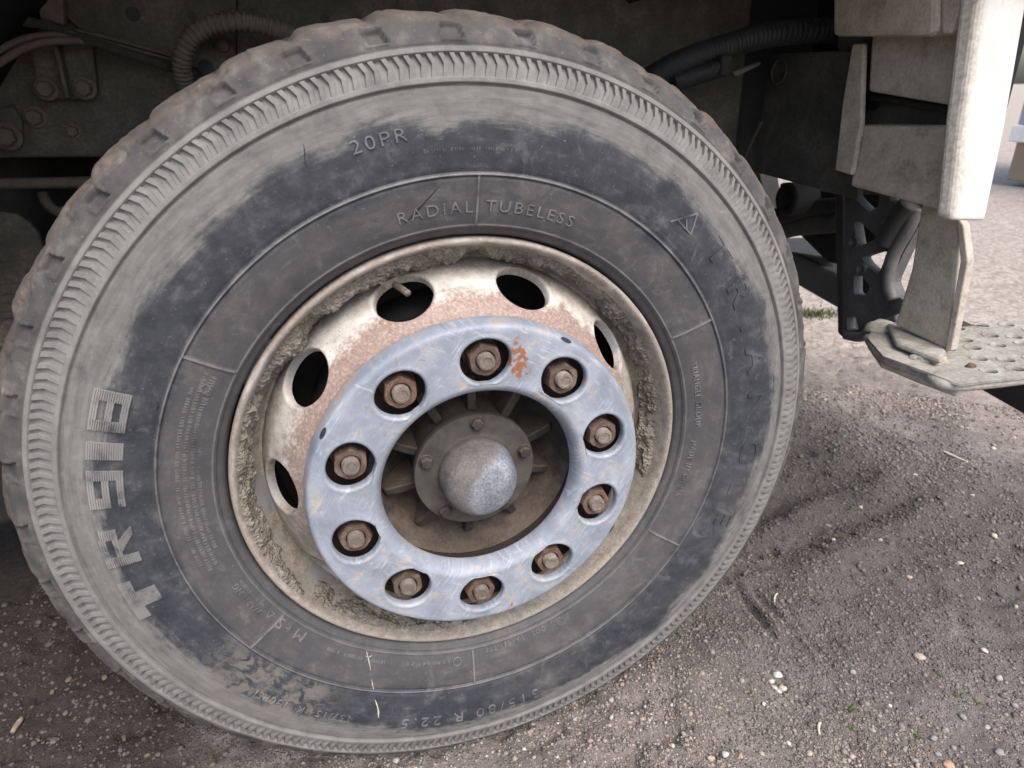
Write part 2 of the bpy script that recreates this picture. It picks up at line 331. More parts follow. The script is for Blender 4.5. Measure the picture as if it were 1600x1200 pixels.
def grid_faces(nu, nv, wrap):
    i = np.arange(nu if wrap else nu - 1); j = np.arange(nv - 1); I, J = np.meshgrid(i, j, indexing='ij'); I2 = (I + 1) % nu
    return np.stack([I * nv + J, I * nv + J + 1, I2 * nv + J + 1, I2 * nv + J], -1).reshape(-1, 4)
def lathe(name, prof, n=160, parent=None, mat=None, smooth_ang=None):
    prof = np.array(prof, float); th = np.linspace(0, 2 * PI, n, endpoint=False)
    T, Rr = np.meshgrid(th, prof[:, 0], indexing='ij'); _, Pp = np.meshgrid(th, prof[:, 1], indexing='ij')
    me = fix(mesh_np(name, W(Rr, T, Pp).reshape(-1, 3), grid_faces(n, len(prof), True)))
    o = link(name, me, parent, mat)
    if smooth_ang: me.set_sharp_from_angle(angle=math.radians(smooth_ang))
    return o
def bevel(o, w, seg=2):
    m = o.modifiers.new('bevel', 'BEVEL'); m.width = w; m.segments = seg; m.limit_method = 'ANGLE'; m.angle_limit = math.radians(35); return o
def prism(name, pts, vec, parent, mat, bev=.003, smooth=False):
    """polygon of world points pushed along vec into a solid"""
    n = len(pts); V = [np.array(p, float) for p in pts] + [np.array(p, float) + np.array(vec) for p in pts]
    F = [list(range(n)), list(range(2 * n - 1, n - 1, -1))] + [[i, i + n, (i + 1) % n + n, (i + 1) % n] for i in range(n)]
    o = link(name, fix(mesh_py(name, V, F)), parent, mat, smooth)
    if bev: bevel(o, bev)
    return o
def box(name, lo, hi, parent, mat, bev=.003):
    (x0, y0, z0), (x1, y1, z1) = lo, hi
    return prism(name, [(x0, y0, z0), (x1, y0, z0), (x1, y1, z0), (x0, y1, z0)], (0, 0, z1 - z0), parent, mat, bev)
def spline_pts(pts, n):
    pts = np.array(pts, float); m = len(pts); out = []
    for t in np.linspace(0, m - 1 - 1e-6, n):
        i = int(t); f = t - i
        p0, p1, p2, p3 = pts[max(i - 1, 0)], pts[i], pts[i + 1], pts[min(i + 2, m - 1)]
        out.append(.5 * ((2 * p1) + (-p0 + p2) * f + (2 * p0 - 5 * p1 + 4 * p2 - p3) * f * f + (-p0 + 3 * p1 - 3 * p2 + p3) * f ** 3))
    return np.array(out)
def tube(name, pts, rad, parent, mat, n=60, k=14, rfun=None):
    C = spline_pts(pts, n); T = np.gradient(C, axis=0); T /= np.linalg.norm(T, axis=1)[:, None]
    up = np.array([0.3, 0.2, 1.0]); up /= np.linalg.norm(up)
    V = []
    for i in range(n):
        a = np.cross(T[i], up); a /= np.linalg.norm(a); b = np.cross(T[i], a)
        rr = rad if rfun is None else rfun(i / (n - 1))
        for q in range(k):
            an = 2 * PI * q / k; V.append(C[i] + rr * (math.cos(an) * a + math.sin(an) * b))
    F = [[i * k + q, i * k + (q + 1) % k, (i + 1) * k + (q + 1) % k, (i + 1) * k + q] for i in range(n - 1) for q in range(k)]
    F += [list(range(k)), list(range((n - 1) * k, n * k))]
    return link(name, fix(mesh_py(name, V, F)), parent, mat)
def bolt_mesh(name, R, h, sides=6, washer=1.45):
    """hex head along -Y from the origin, on a washer"""
    V, F = [], []
    def ring(r, y, n): 
        s = len(V); V.extend([(r * math.cos(2 * PI * i / n), y, r * math.sin(2 * PI * i / n)) for i in range(n)]); return s
    def bridge(a, b, n): F.extend([[a + i, a + (i + 1) % n, b + (i + 1) % n, b + i] for i in range(n)])
    if washer:
        n = 20; a = ring(R * washer, 0, n); b = ring(R * washer, -.2 * h, n); c = ring(R * washer * .93, -.26 * h, n); bridge(a, b, n); bridge(b, c, n); F.append(list(range(c, c + n)))
    a = ring(R, 0, sides); b = ring(R, -.86 * h, sides); c = ring(R * .86, -h, sides); bridge(a, b, sides); bridge(b, c, sides); F.append(list(range(c, c + sides)))
    return fix(mesh_py(name, V, F))
def copy(o, parent=None, loc=None, rot=None, mw=None):
    c = o.copy(); COL.objects.link(c); c.parent = parent if parent is not None else o.parent
    if loc is not None: c.location = loc
    if rot is not None: c.rotation_euler = rot
    return c
# smooth lattice noise for shaping meshes
def vnoise(x, y, sc, seed):
    x = np.asarray(x, float) * sc + 1000.3; y = np.asarray(y, float) * sc + 1000.7
    xi = np.floor(x).astype(np.int64); yi = np.floor(y).astype(np.int64); fx = x - xi; fy = y - yi
    fx = fx * fx * (3 - 2 * fx); fy = fy * fy * (3 - 2 * fy)
    def h(a, b):
        n = (a * 374761393 + b * 668265263 + seed * 1274126177) & 0xffffffff
        n = ((n ^ (n >> 13)) * 1274126177) & 0xffffffff
        return ((n ^ (n >> 16)) & 0xffff) / 65535.0
    return (h(xi, yi) * (1 - fx) + h(xi + 1, yi) * fx) * (1 - fy) + (h(xi, yi + 1) * (1 - fx) + h(xi + 1, yi + 1) * fx) * fy - .5
def fbm(x, y, sc, seed, oct=4, g=.5):
    a = 1.; t = 0.
    for i in range(oct): t = t + a * vnoise(x, y, sc * 2 ** i, seed + i); a *= g
    return t
def sstep(a, b, x): t = np.clip((x - a) / (b - a), 0, 1); return t * t * (3 - 2 * t)

# ================================================================== THE SETTING: ground
def ground_h(x, y):
    h = .020 * fbm(x, y, 1.3, 3, 3) + .014 * fbm(x, y, 6, 11, 3) + .009 * fbm(x, y, 22, 21, 3)
    cl = sstep(-.05, .25, fbm(x, y, 3.0, 41, 2)); h = h + cl * .010 * np.abs(fbm(x, y, 30, 43, 3)) - .012 * cl * sstep(.22, .34, fbm(x, y, 26, 47, 2))
    h = h + .003 * fbm(x, y, 85, 31, 2)
    # soil pushed up beside the tyre, and the hollow the tyre stands in
    h = h + .030 * np.exp(-(((x - .40) / .16) ** 2 + ((y + .00) / .10) ** 2)) + .016 * np.exp(-(((x - .62) / .25) ** 2 + ((y - .12) / .2) ** 2))
    h = h - .006 * np.exp(-((x / .30) ** 2 + ((y - .12) / .22) ** 2)) - .006 * np.exp(-(((x + .25) / .22) ** 2 + ((y + .02) / .12) ** 2))
    # wheel-track ridges that cross the yard ahead of the wheel
    d = (y - .30) * .82 - (x - .9) * .28
    env = np.exp(-((x - 1.0) / .55) ** 2)
    h = h + env * .017 * np.sin(d * 46 + 3 * fbm(x, y, 3, 51, 2)) * (vnoise(x, y, 9, 52) + .6) * np.exp(-(d / .22) ** 2)
    # scraped furrows at the foot of the tyre
    for u0, v0, u1, v1, wd, dp in ((1142, 912, 1203, 1010, .007, .014), (1172, 925, 1260, 1030, .006, .008), (1215, 950, 1300, 1060, .008, .006)):
        a = at_z(u0, v0, GZ); b = at_z(u1, v1, GZ); ab = (b - a)[:2]; L = np.linalg.norm(ab); ab /= L
        t = (x - a[0]) * ab[0] + (y - a[1]) * ab[1]; s = (x - a[0]) * -ab[1] + (y - a[1]) * ab[0] + .006 * vnoise(x, y, 30, 61)
        e = sstep(-.01, .02, t) * sstep(L + .03, L - .02, t)
        h = h - dp * e * np.exp(-(s / wd) ** 2) + .5 * dp * e * np.exp(-((s - 2.0 * wd) / wd) ** 2)
    # pits left by tread blocks and boots
    for u, v, rr, dp in PITS:
        c = at_z(u, v, GZ); q = ((x - c[0]) / rr) ** 2 + ((y - c[1]) / (rr * 1.4)) ** 2
        h = h - dp * np.exp(-q * q) + .25 * dp * np.exp(-((np.sqrt(q) - 1.35) / .35) ** 2)
    near = np.exp(-((x / 2.5) ** 2 + (y / 2.5) ** 2)); return GZ + h * (.35 + .65 * near)
PITS = [(1147, 903, .012, .020), (1130, 917, .011, .018), (1180, 873, .012, .020), (1205, 863, .013, .016), (1178, 893, .009, .014), (1192, 890, .008, .012),
        (1283, 871, .010, .012), (1330, 880, .011, .014), (1322, 899, .009, .012), (1345, 895, .007, .010), (1304, 893, .007, .010), (1262, 708, .018, .014),
        (1284, 735, .016, .016), (1215, 845, .010, .012), (1377, 844, .009, .010), (1445, 860, .009, .010), (1500, 970, .012, .008), (1420, 775, .014, .010),
        (1460, 780, .014, .010), (1330, 640, .03, .012), (1440, 685, .03, .012), (1212, 1072, .016, .010)]
def axis_coords(lo, hi, step, far, n):
    mid = np.arange(lo, hi, step); g = np.geomspace(step * 1.5, far, n); return np.concatenate([(lo - np.cumsum(g * 0) - g)[::-1], mid, hi + g])
gx = axis_coords(-1.15, 1.9, .0075, 300, 60); gy = axis_coords(-.62, 1.25, .0075, 300, 60)
X, Y = np.meshgrid(gx, gy, indexing='ij')
me = mesh_np('ground', np.stack([X, Y, ground_h(X, Y)], -1).reshape(-1, 3), grid_faces(len(gx), len(gy), False)[:, ::-1])
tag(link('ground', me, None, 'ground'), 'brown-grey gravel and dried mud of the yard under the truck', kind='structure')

# ---- gravel: tens of thousands of grains, one object
ICO_V = []; ph = (1 + 5 ** .5) / 2
for a, b in ((-1, ph), (1, ph), (-1, -ph), (1, -ph)): ICO_V.append((a, b, 0))
for a, b in ((-1, ph), (1, ph), (-1, -ph), (1, -ph)): ICO_V.append((0, a, b))
for a, b in ((ph, -1), (ph, 1), (-ph, -1), (-ph, 1)): ICO_V.append((a, 0, b))
ICO_V = np.array(ICO_V, float) / math.hypot(1, ph)
ICO_F = np.array([(0, 11, 5), (0, 5, 1), (0, 1, 7), (0, 7, 10), (0, 10, 11), (1, 5, 9), (5, 11, 4), (11, 10, 2), (10, 7, 6), (7, 1, 8), (3, 9, 4), (3, 4, 2), (3, 2, 6), (3, 6, 8), (3, 8, 9), (4, 9, 5), (2, 4, 11), (6, 2, 10), (8, 6, 7), (9, 8, 1)])
def make_gravel(N):
    M = int(N * 2.6)
    rr_ = 1.75 * RNG.random(M) ** .66; an_ = RNG.uniform(0, 2 * PI, M)
    x = .50 + rr_ * np.cos(an_); y = -.26 + .85 * rr_ * np.sin(an_); dist = np.hypot(rr_, .75) + .15
    Pt = np.stack([x, y, 0 * x], -1)
    dens = sstep(-.12, .28, fbm(x, y, 2.6, 71, 3) + .25 * fbm(x, y, 14, 75, 2)) * .9 + .10
    mud = np.exp(-(((x - 1.0) / .35) ** 2 + ((y - .28) / .28) ** 2)); dens *= (1 - .6 * mud)
    for (u_, v_), sg in (((1020, 1130), .22), ((1250, 1130), .25), ((1420, 1000), .22)):
        q_ = at_z(u_, v_, GZ); dens = np.maximum(dens, np.exp(-((x - q_[0]) ** 2 + (y - q_[1]) ** 2) / sg ** 2))
    for (u_, v_), sg in (((1520, 1150), .11), ((1200, 1185), .05), ((1600, 960), .14)):
        q_ = at_z(u_, v_, GZ); dens *= 1 - .85 * np.exp(-((x - q_[0]) ** 2 + (y - q_[1]) ** 2) / sg ** 2)
    dens *= np.where(x < -.25, .22, 1.0)
    ok = (RNG.random(M) < dens) & (y < 1.7) & ((x * x + (y - .12) ** 2 * 4) > .02)
    Pt = Pt[ok][:N]; dist = dist[ok][:N]; n = len(Pt)
    size = np.clip(RNG.lognormal(math.log(.00150), .46, n), .0008, .0060) * np.clip(dist / .95, .9, 1.5)
    VV, FF, TT, off = [], [], [], 0; tone0 = np.clip(RNG.beta(1.6, 1.15, n), 0, 1)
    dz = sstep(.85, .45, np.hypot(Pt[:, 0] + .85, (Pt[:, 1] - .45) * .8) + .4 * fbm(Pt[:, 0], Pt[:, 1], 2.0, 88, 2)); tone0 = tone0 * (1 - .78 * dz)  # grains darkened to carry the same painted under-truck shade
    wz = sstep(.78, .30, np.hypot((Pt[:, 0] - .95) * .9, (Pt[:, 1] - .25) * 1.1) + .5 * fbm(Pt[:, 0], Pt[:, 1], 3.0, 89, 3)); tone0 = tone0 * (1 - .45 * wz)
    OCT_V = np.array([(1, 0, 0), (-1, 0, 0), (0, 1, 0), (0, -1, 0), (0, 0, 1), (0, 0, -1)], float); OCT_F = np.array([(0, 2, 4), (2, 1, 4), (1, 3, 4), (3, 0, 4), (2, 0, 5), (1, 2, 5), (3, 1, 5), (0, 3, 5)])
    for BV, BF, sel in ((ICO_V, ICO_F, size > .0027), (OCT_V * 1.15, OCT_F, size <= .0027)):
        p_, sz, m = Pt[sel], size[sel], int(sel.sum()); k = len(BV)
        base = np.stack([BV * (1 + .42 * (RNG.random((k, 1)) - .5)) + .16 * (RNG.random((k, 3)) - .5) for _ in range(32)])
        V = base[RNG.integers(0, 32, m)] * (sz[:, None] * np.stack([np.ones(m), RNG.uniform(.65, 1, m), RNG.uniform(.5, .85, m)], -1))[:, None, :]
        a = RNG.uniform(0, 2 * PI, m); ca, sa = np.cos(a)[:, None], np.sin(a)[:, None]
        V = np.stack([V[..., 0] * ca - V[..., 1] * sa, V[..., 0] * sa + V[..., 1] * ca, V[..., 2]], -1)
        V += np.stack([p_[:, 0], p_[:, 1], ground_h(p_[:, 0], p_[:, 1]) + sz * .18], -1)[:, None, :]
        VV.append(V.reshape(-1, 3)); FF.append((BF[None] + (np.arange(m) * k)[:, None, None]).reshape(-1, 3) + off); TT.append(np.repeat(tone0[sel], k)); off += m * k
    me = mesh_np('gravel', np.concatenate(VV), np.concatenate(FF))
    at = me.attributes.new('tone', 'FLOAT', 'POINT'); at.data.foreach_set('value', np.concatenate(TT).astype(np.float32))
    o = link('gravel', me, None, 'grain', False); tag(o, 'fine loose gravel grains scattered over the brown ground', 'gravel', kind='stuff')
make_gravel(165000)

# ================================================================== THE TRUCK
truck = bpy.data.objects.new('truck', None); COL.objects.link(truck)
tag(truck, 'white dusty heavy truck with grey-ringed front wheel and perforated boarding step', 'truck')

# ---- tyre --------------------------------------------------------
SIDE = np.array([(.2985, -.016), (.2995, -.006), (.3025, .0015), (.306, .0050), (.311, .0085), (.318, .0120), (.330, .0165), (.350, .0215), (.371, .0255), (.395, .0300), (.420, .0325),
                 (.440, .0320), (.457, .0300), (.475, .0268), (.492, .0220), (.503, .0175), (.513, .0110), (.5205, .0035), (.5260, -.0065), (.5295, -.020)])
def side_p(r): return np.interp(r, SIDE_D[:, 0], SIDE_D[:, 1])
def dense(P, n=900):
    t = np.linspace(0, len(P) - 1, len(P)); tt = np.linspace(0, len(P) - 1, n); C = spline_pts(P, n); return C
SIDE_D = dense(SIDE)
def gauss(x, w): return np.exp(-(x / w) ** 2)
NOTCH = 41; SEPS = np.radians([3, 62.8, 121.9, 183.2, 237.4, 303.7])
def make_tyre():
    N = 1640; th = np.linspace(0, 2 * PI, N, endpoint=False)
    # samples along the flank, closer where there is detail
    rr = np.concatenate([np.arange(.2985, .3115, .0012), np.arange(.3115, .3185, .0007), np.arange(.3185, .368, .0022), np.arange(.368, .375, .0007), np.arange(.375, .455, .0024),
                         np.arange(.455, .500, .0007), np.arange(.500, .5294, .0010)])
    rr = rr[np.concatenate([[True], np.diff(rr) > 4e-4])]; pp = side_p(rr)
    # tread across, then the hidden inner flank
    tr = np.array([(.5315, -.034), (.533, -.050), (.5345, -.075), (.536, -.105), (.5368, -.140), (.5368, -.172), (.536, -.207), (.533, -.262), (.5285, -.295), (.520, -.315), (.495, -.335), (.45, -.342), (.40, -.338), (.35, -.325), (.31, -.305), (.2985, -.29)])
    R0 = np.concatenate([rr, tr[:, 0]]); P0 = np.concatenate([pp, tr[:, 1]]); m = len(R0); nf = len(rr)
    dR = np.gradient(R0); dP = np.gradient(P0); L = np.hypot(dR, dP); nR, nP = -dP / L, dR / L      # outward normal (p up when r grows)
    R = np.repeat(R0[None], N, 0); P = np.repeat(P0[None], N, 0); T = np.repeat(th[:, None], m, 1)
    h = np.zeros_like(R); isf = np.arange(m)[None] < nf
    h += .0010 * gauss(R - .3150, .0011) + .0021 * gauss(R - .3715, .0013) - .0012 * gauss(R - .3685, .0010) - .0008 * gauss(R - .3745, .0012)
    h -= .0022 * sstep(.3125, .3095, R) * isf
    for a in SEPS:
        d = (np.mod(T - a + PI, 2 * PI) - PI) * R
        h += .0014 * (gauss(d, .0013) - .6 * gauss(d - .003, .0013) * 0) * sstep(.3150, .3165, R) * sstep(.372, .3705, R)
    h += .0030 * sstep(.4595, .4615, R) * sstep(.4945, .4930, R) - .0018 * gauss(R - .4588, .0011)
    chn = sstep(.4655, .4670, R) * sstep(.4885, .4876, R); h -= .0052 * chn * (.40 + .60 * np.clip((R - .466) / .021, 0, 1))
    h -= .0010 * gauss(R - .4955, .0014)
    # pockets in the shoulder
    per = 2 * PI / NOTCH; ph = np.mod(T - math.radians(.1) + per / 2, per) - per / 2; dx = ph * R
    k = np.floor((T - math.radians(.1) + per / 2) / per).astype(int) % NOTCH
    jit = RNG.uniform(.7, 1.2, NOTCH)[k]
    pock = sstep(.0105, .0090, np.abs(dx + .0035 * (R - .508) / .008)) * sstep(.5008, .5022, R) * sstep(.5160, .5145, R) * isf
    h -= .0058 * pock * jit
    h += .0015 * sstep(.0130, .0115, np.abs(dx)) * sstep(.4980, .4995, R) * sstep(.5195, .518, R) * (1 - pock) * isf
    # scalloped, chipped tread edge
    ton = RNG.uniform(.5, 1.4, NOTCH)[k]; saw = (ph / per + .5)                   # 0..1 through a block, starts mid block
    w2 = np.mod(saw + .5, 1.0)                                                  # 0 at a notch
    edge = sstep(.5165, .5290, R) * (np.arange(m)[None] < nf + 4)
    wear = (.0036 * ton * (sstep(0, .22, w2) * (1 - .8 * sstep(.30, 1.0, w2))) - .0030)
    h += edge * wear
    gro = gauss((w2 - .02) * per * .53, .006) + gauss((w2 - 1.02) * per * .53, .006)
    h -= .0032 * gro * edge * jit
    x = np.cos(T) * .5; y = np.sin(T) * .5
    chip = fbm(T * .53, P * 1.2 + R, 45, 91, 4, .55)
    h += edge * (.0016 * chip) + .0006 * edge * fbm(T * .53, R, 160, 95, 2)
    crk = R - (.5165 + .0030 * vnoise(T * .53, T * 0, 22, 77) * 2); h -= .0016 * gauss(crk, .0011) * sstep(.05, .25, vnoise(T * .53, T * 0 + 3, 9, 79) + .18) * isf
    crack = sstep(.16, .26, fbm(T * .53, R * 2.2, 38, 97, 4, .6)) * sstep(.510, .516, R) * sstep(.5275, .523, R); h -= .0026 * crack * isf
    h += .0005 * fbm(T * .45, R, 30, 101, 3) * isf
    # tread: circumferential and cross grooves
    trd = (R > .5305) & (P < -.02) & (P > -.30)
    Rn = R + h * nR[None]; Pn = P + h * nP[None]
    co = W(Rn, T, Pn).reshape(-1, 3)
    me = mesh_np('tyre', co, grid_faces(N, m, True)); return fix(me)
tyre = link('tyre', make_tyre(), truck, 'tyre')
tag(tyre, 'dusty worn black tyre with serrated band and moulded lettering')
# serrated band: one chevron ridge, turned round the axle
def make_ridge():
    a = [(.4882, -.0036), (.4785, .0008), (.4660, -.0016)]; hw = .0033; V = []; F = []
    for r, t in a:
        for s, q in ((-1, 0), (-.72, 1), (.72, 1), (1, 0)):
            th = (t + s * hw) / r * 1.0; p0 = float(side_p(r)); V.append(W(np.array(r), np.array(th), np.array(p0 + (-.0024 if q == 0 else .0028 if r > .467 else .0022))) - np.array([0, 0, AXZ]))
    for i in range(2):
        for j in range(3): F.append([i * 4 + j, i * 4 + j + 1, i * 4 + j + 5, i * 4 + j + 4])
    F += [[0, 1, 2, 3], [8, 9, 10, 11]]
    return fix(mesh_py('ridge', V, F))
rm_ = make_ridge(); NR = 266
rid = link('ridge', rm_, tyre, 'tyre', False); rid.location = (0, 0, AXZ); bm_mod = None
for i in range(1, NR):
    c = rid.copy(); COL.objects.link(c); c.parent = tyre; c.location = (0, 0, AXZ); c.rotation_euler = (0, i * 2 * PI / NR + RNG.normal(0, .0012), 0)

# moulded lettering on the flank
def on_flank(V, r0, th0, lift):
    r = r0 + V[:, 1]; th = th0 + V[:, 0] / r0; return W(r, th, side_p(r) + lift + V[:, 2])
def put_flank(name, me, r0, thdeg, lift=.0, mat='letter'):
    V = np.array([v.co[:] for v in me.vertices]); V = on_flank(V, r0, math.radians(thdeg), lift)
    me.vertices.foreach_set('co', V.astype(np.float32).ravel()); me.update()
    return link(name, fix(me), tyre, mat, False)
def poly_line(pts, w, hgt=.0011):
    """flat raised line through 2-D points, as a mesh in letter space"""
    b = bmesh.new()
    for (x0, y0), (x1, y1) in zip(pts[:-1], pts[1:]):
        d = Vector((x1 - x0, y1 - y0)); L = d.length; d /= L; n = Vector((-d.y, d.x)) * w / 2; q = []
        for z in (-.001, hgt):
            for s, e in ((1, 0), (-1, 0), (-1, 1), (1, 1)): q.append(b.verts.new((x0 + d.x * L * e + n.x * s, y0 + d.y * L * e + n.y * s, z)))
        for f in ((0, 1, 2, 3), (7, 6, 5, 4), (0, 4, 5, 1), (1, 5, 6, 2), (2, 6, 7, 3), (3, 7, 4, 0)): b.faces.new([q[i] for i in f])
    me = bpy.data.meshes.new('emblem'); b.to_mesh(me); b.free(); return me
def lettering(txt, r0, thdeg, size, wide=1.0, ext=.0009, spacing=1.1, bold=.0, mat='letter'):
    cu = bpy.data.curves.new('lettering', 'FONT'); cu.body = txt; cu.size = size; cu.extrude = ext; cu.align_x = 'CENTER'; cu.align_y = 'CENTER'
    cu.space_character = spacing; cu.offset = bold; cu.bevel_depth = .0002; cu.resolution_u = 3
    tmp = bpy.data.objects.new('tmp', cu); COL.objects.link(tmp)
    me = bpy.data.meshes.new_from_object(tmp.evaluated_get(bpy.context.evaluated_depsgraph_get())); bpy.data.objects.remove(tmp); me.name = 'lettering'
    me.transform(Matrix.Diagonal((wide, 1, 1, 1))); me.materials.clear()
    return put_flank('lettering', me, r0, thdeg, mat=mat)
for t, r0, th, s, wd, sp in (('RADIAL', .3355, -5.1, .0185, 1.15, 1.25), ('TUBELESS', .3365, 13.9, .0185, 1.15, 1.25), ('20PR', .4175, -11.7, .0190, 1.25, 1.25),
                            ('TRIANGLE GROUP', .331, 80.2, .0115, .95, 1.2), ('MADE IN CHINA', .328, 101.4, .0115, .95, 1.2),
                            ('315/80 R 22.5', .4245, 184.0, .0260, 1.1, 1.35), ('157/154 K  130PSI', .4185, 219.5, .0150, 1.15, 1.15),
                            ('DOT  WX  0BV TTF', .321, 171.0, .0100, 1.0, 1.15), ('M+S', .326, 233.2, .0200, 1.15, 1.25), ('WARNING', .331, 247.0, .0105, 1., 1.2)):
    lettering(t, r0, th, s, wd, .0013, sp, -.0003)
for a_ in (3, 62.8, 121.9, 183.2, 237.4, 303.7): put_flank('divider_rib', poly_line([(0, -.0265 + .0066 * k_) for k_ in range(9)], .0024, .0017), .3435, a_)
for ch, th in zip('TRIANGLE', (51.5, 60.5, 68.0, 75.5, 85.5, 96.0, 104.5, 112.0)): lettering(ch, .4165, th, .042, 1.5, .0009, 1, .0006, 'tyre')
put_flank('emblem', poly_line([(-.017, -.013), (.004, .016), (.017, -.006), (-.012, -.006), (-.004, .003), (.008, -.006)], .0018), .4090, 42.3)
put_flank('emblem', poly_line([(-.005, -.004), (.005, -.004), (0, .005), (-.005, -.004)], .0010), .326, 240.2)
put_flank('emblem', poly_line([(.006 * math.cos(a), .006 * math.sin(a)) for a in np.linspace(0, 2 * PI, 15)], .0009), .325, 157.5)
put_flank('emblem', poly_line([(.003 * math.cos(a), .003 * math.sin(a)) for a in np.linspace(0, 2 * PI, 11)], .0008), .325, 157.5)
put_flank('emblem', poly_line([(.0062 * math.cos(a), .0062 * math.sin(a)) for a in np.linspace(0, 2 * PI, 15)], .0009), .329, 187.5)
put_flank('emblem', poly_line([(-.006, 0), (0, .006), (.006, 0), (0, -.006), (-.006, 0)], .0009), .338, 299.0)
def flank_mark(name, px, w, mat, lift=.0006):
    V, F = [], []; n = len(px) * 4; pts = spline_pts([(*p, 0) for p in px], n)
    Q = []
    for u, v, _ in pts: q = at_y(u, v, -.028); Q.append((math.hypot(q[0], q[2] - AXZ), math.atan2(q[0], q[2] - AXZ)))
    Q = np.array(Q); T = np.gradient(np.stack([Q[:, 1] * .4, Q[:, 0]], -1), axis=0); T /= np.linalg.norm(T, axis=1)[:, None]; rg = random.Random(n + int(px[0][0]))
    for i, ((r, t), d) in enumerate(zip(Q, T)):
        ww = w * rg.uniform(.45, 1.2) * min(1, .3 + 3 * min(i, n - 1 - i) / n)
        for sg, up in ((-1, 0), (0, 1), (1, 0)): rr = r + sg * ww * d[0]; V.append(W(np.array(rr), np.array(t - sg * ww * d[1] / .4), np.array(float(side_p(rr)) + (lift if up else -.0006))))
    for i in range(n - 1): F += [[3 * i, 3 * i + 1, 3 * i + 4, 3 * i + 3], [3 * i + 1, 3 * i + 2, 3 * i + 5, 3 * i + 4]]
    return link(name, fix(mesh_py(name, V, F)), tyre, mat)
for pts_, ww_ in (([(574, 1030), (578, 1044), (580, 1054)], .0016), ([(581, 1066), (584, 1080)], .0012), ([(585, 1092), (590, 1104), (591, 1118)], .0028), ([(572, 1036), (577, 1038), (583, 1036)], .0012)): flank_mark('paint_drip', pts_, ww_, 'straw', .0004)
flank_mark('cut', [(474, 224), (476, 238), (476, 250), (479, 258)], .0016, 'black'); flank_mark('cut', [(936, 254), (932, 276), (928, 300), (924, 308)], .0007, 'hose', .0006)
flank_mark('cut', [(980, 282), (979, 292), (980, 303)], .0010, 'black'); flank_mark('cut', [(641, 1042), (643, 1048), (646, 1054)], .0010, 'black'); flank_mark('cut', [(243, 624), (246, 632), (244, 642)], .0020, 'black'); flank_mark('cut', [(665, 228), (667, 250), (668, 268)], .0005, 'hose', .0005)
flank_mark('scuff', [(628, 360), (655, 330), (690, 290)], .0022, 'black', .0003); flank_mark('scuff', [(640, 350), (668, 316), (684, 294)], .0014, 'black', .0003)
# worn small print: rows of tiny moulded strokes nobody can read any more
def small_print(r0, a0, a1, h):
    b = bmesh.new(); a = math.radians(a0); rng = random.Random(int(r0 * 1e5) + int(a0))
    while a < math.radians(a1):
        w = h * rng.uniform(.45, .65)
        if rng.random() < .14: a += w * 1.3 / r0; continue
        for k in range(rng.choice((1, 2, 2))):
            t = (a - math.radians(a0)) * r0 + k * w * .55; y0 = -h / 2 if rng.random() < .8 else -h * .1; q = []
            for z in (-.0006, .0006):
                for x, y in ((t, y0), (t + w * .3, y0), (t + w * .3, h / 2), (t, h / 2)): q.append(b.verts.new((x, y, z)))
            for f in ((7, 6, 5, 4), (0, 4, 5, 1), (1, 5, 6, 2), (2, 6, 7, 3), (3, 7, 4, 0)): b.faces.new([q[i] for i in f])
        a += w * 1.55 / r0
    me = bpy.data.meshes.new('small_print'); b.to_mesh(me); b.free(); put_flank('small_print', me, r0, a0)
for r0, a0, a1, h in ((.343, 258, 302, .0042), (.3355, 257, 301.5, .0042), (.3505, 260, 299, .0040), (.3285, 262, 286, .0040), (.3235, 243, 252, .0036), (.3275, 205, 222, .0048), (.3275, 189.5, 201, .0048), (.333, 295, 302, .004), (.319, 155, 160, .0036), (.398, -6, 9, .0035)):
    small_print(r0, a0, a1, h)
# big block letters with hatched faces
def block_letter(rects, slots, width, thdeg, along):
    H = .0345; b = bmesh.new()
    def slab(x0, y0, x1, y1, z0, z1):
        nx = max(1, int((x1 - x0) * width / .006)); 
        for i in range(nx):
            xa, xb = x0 + (x1 - x0) * i / nx, x0 + (x1 - x0) * (i + 1) / nx
            q = [b.verts.new(((x - .5) * width, (y - .5) * H, z)) for z in (z0, z1) for x, y in ((xa, y0), (xb, y0), (xb, y1), (xa, y1))]
            for f in ((7, 6, 5, 4), (0, 4, 5, 1), (1, 5, 6, 2), (2, 6, 7, 3), (3, 7, 4, 0)): b.faces.new([q[i] for i in f])
    for k, (x0, y0, x1, y1) in enumerate(rects):
        slab(x0, y0, x1, y1, -.001, .0017 + .00005 * k)
        if along:                                     # hatch lines run round the tyre
            n = max(2, int((y1 - y0) * H / .0021))
            for i in range(n): yy = y0 + (y1 - y0) * (i + .18) / n; slab(x0, yy, x1, yy + (y1 - y0) * .5 / n, 0, .0025 + .00005 * k)
        else:
            n = max(2, int((x1 - x0) * width / .0021))
            for i in range(n): xx = x0 + (x1 - x0) * (i + .18) / n; slab(xx, y0, xx + (x1 - x0) * .5 / n, y1, 0, .0025 + .00005 * k)
    me = bpy.data.meshes.new('block_letter'); b.to_mesh(me); b.free(); return put_flank('block_letter', me, .4185, thdeg, mat='block')
S0, S1 = .25, .75
block_letter([(0, 0, S0, 1), (S1, 0, 1, 1), (S0, 0, S1, .20), (S0, .40, S1, .60), (S0, .80, S1, 1)], None, .046, -67.8, True)
block_letter([(0, 0, 1, 1)], None, .020, -74.2, True)
block_letter([(S1, 0, 1, 1), (0, .40, S0, 1), (0, 0, S1, .20), (S0, .40, S1, .60), (S0, .80, S1, 1)], None, .046, -80.6, True)
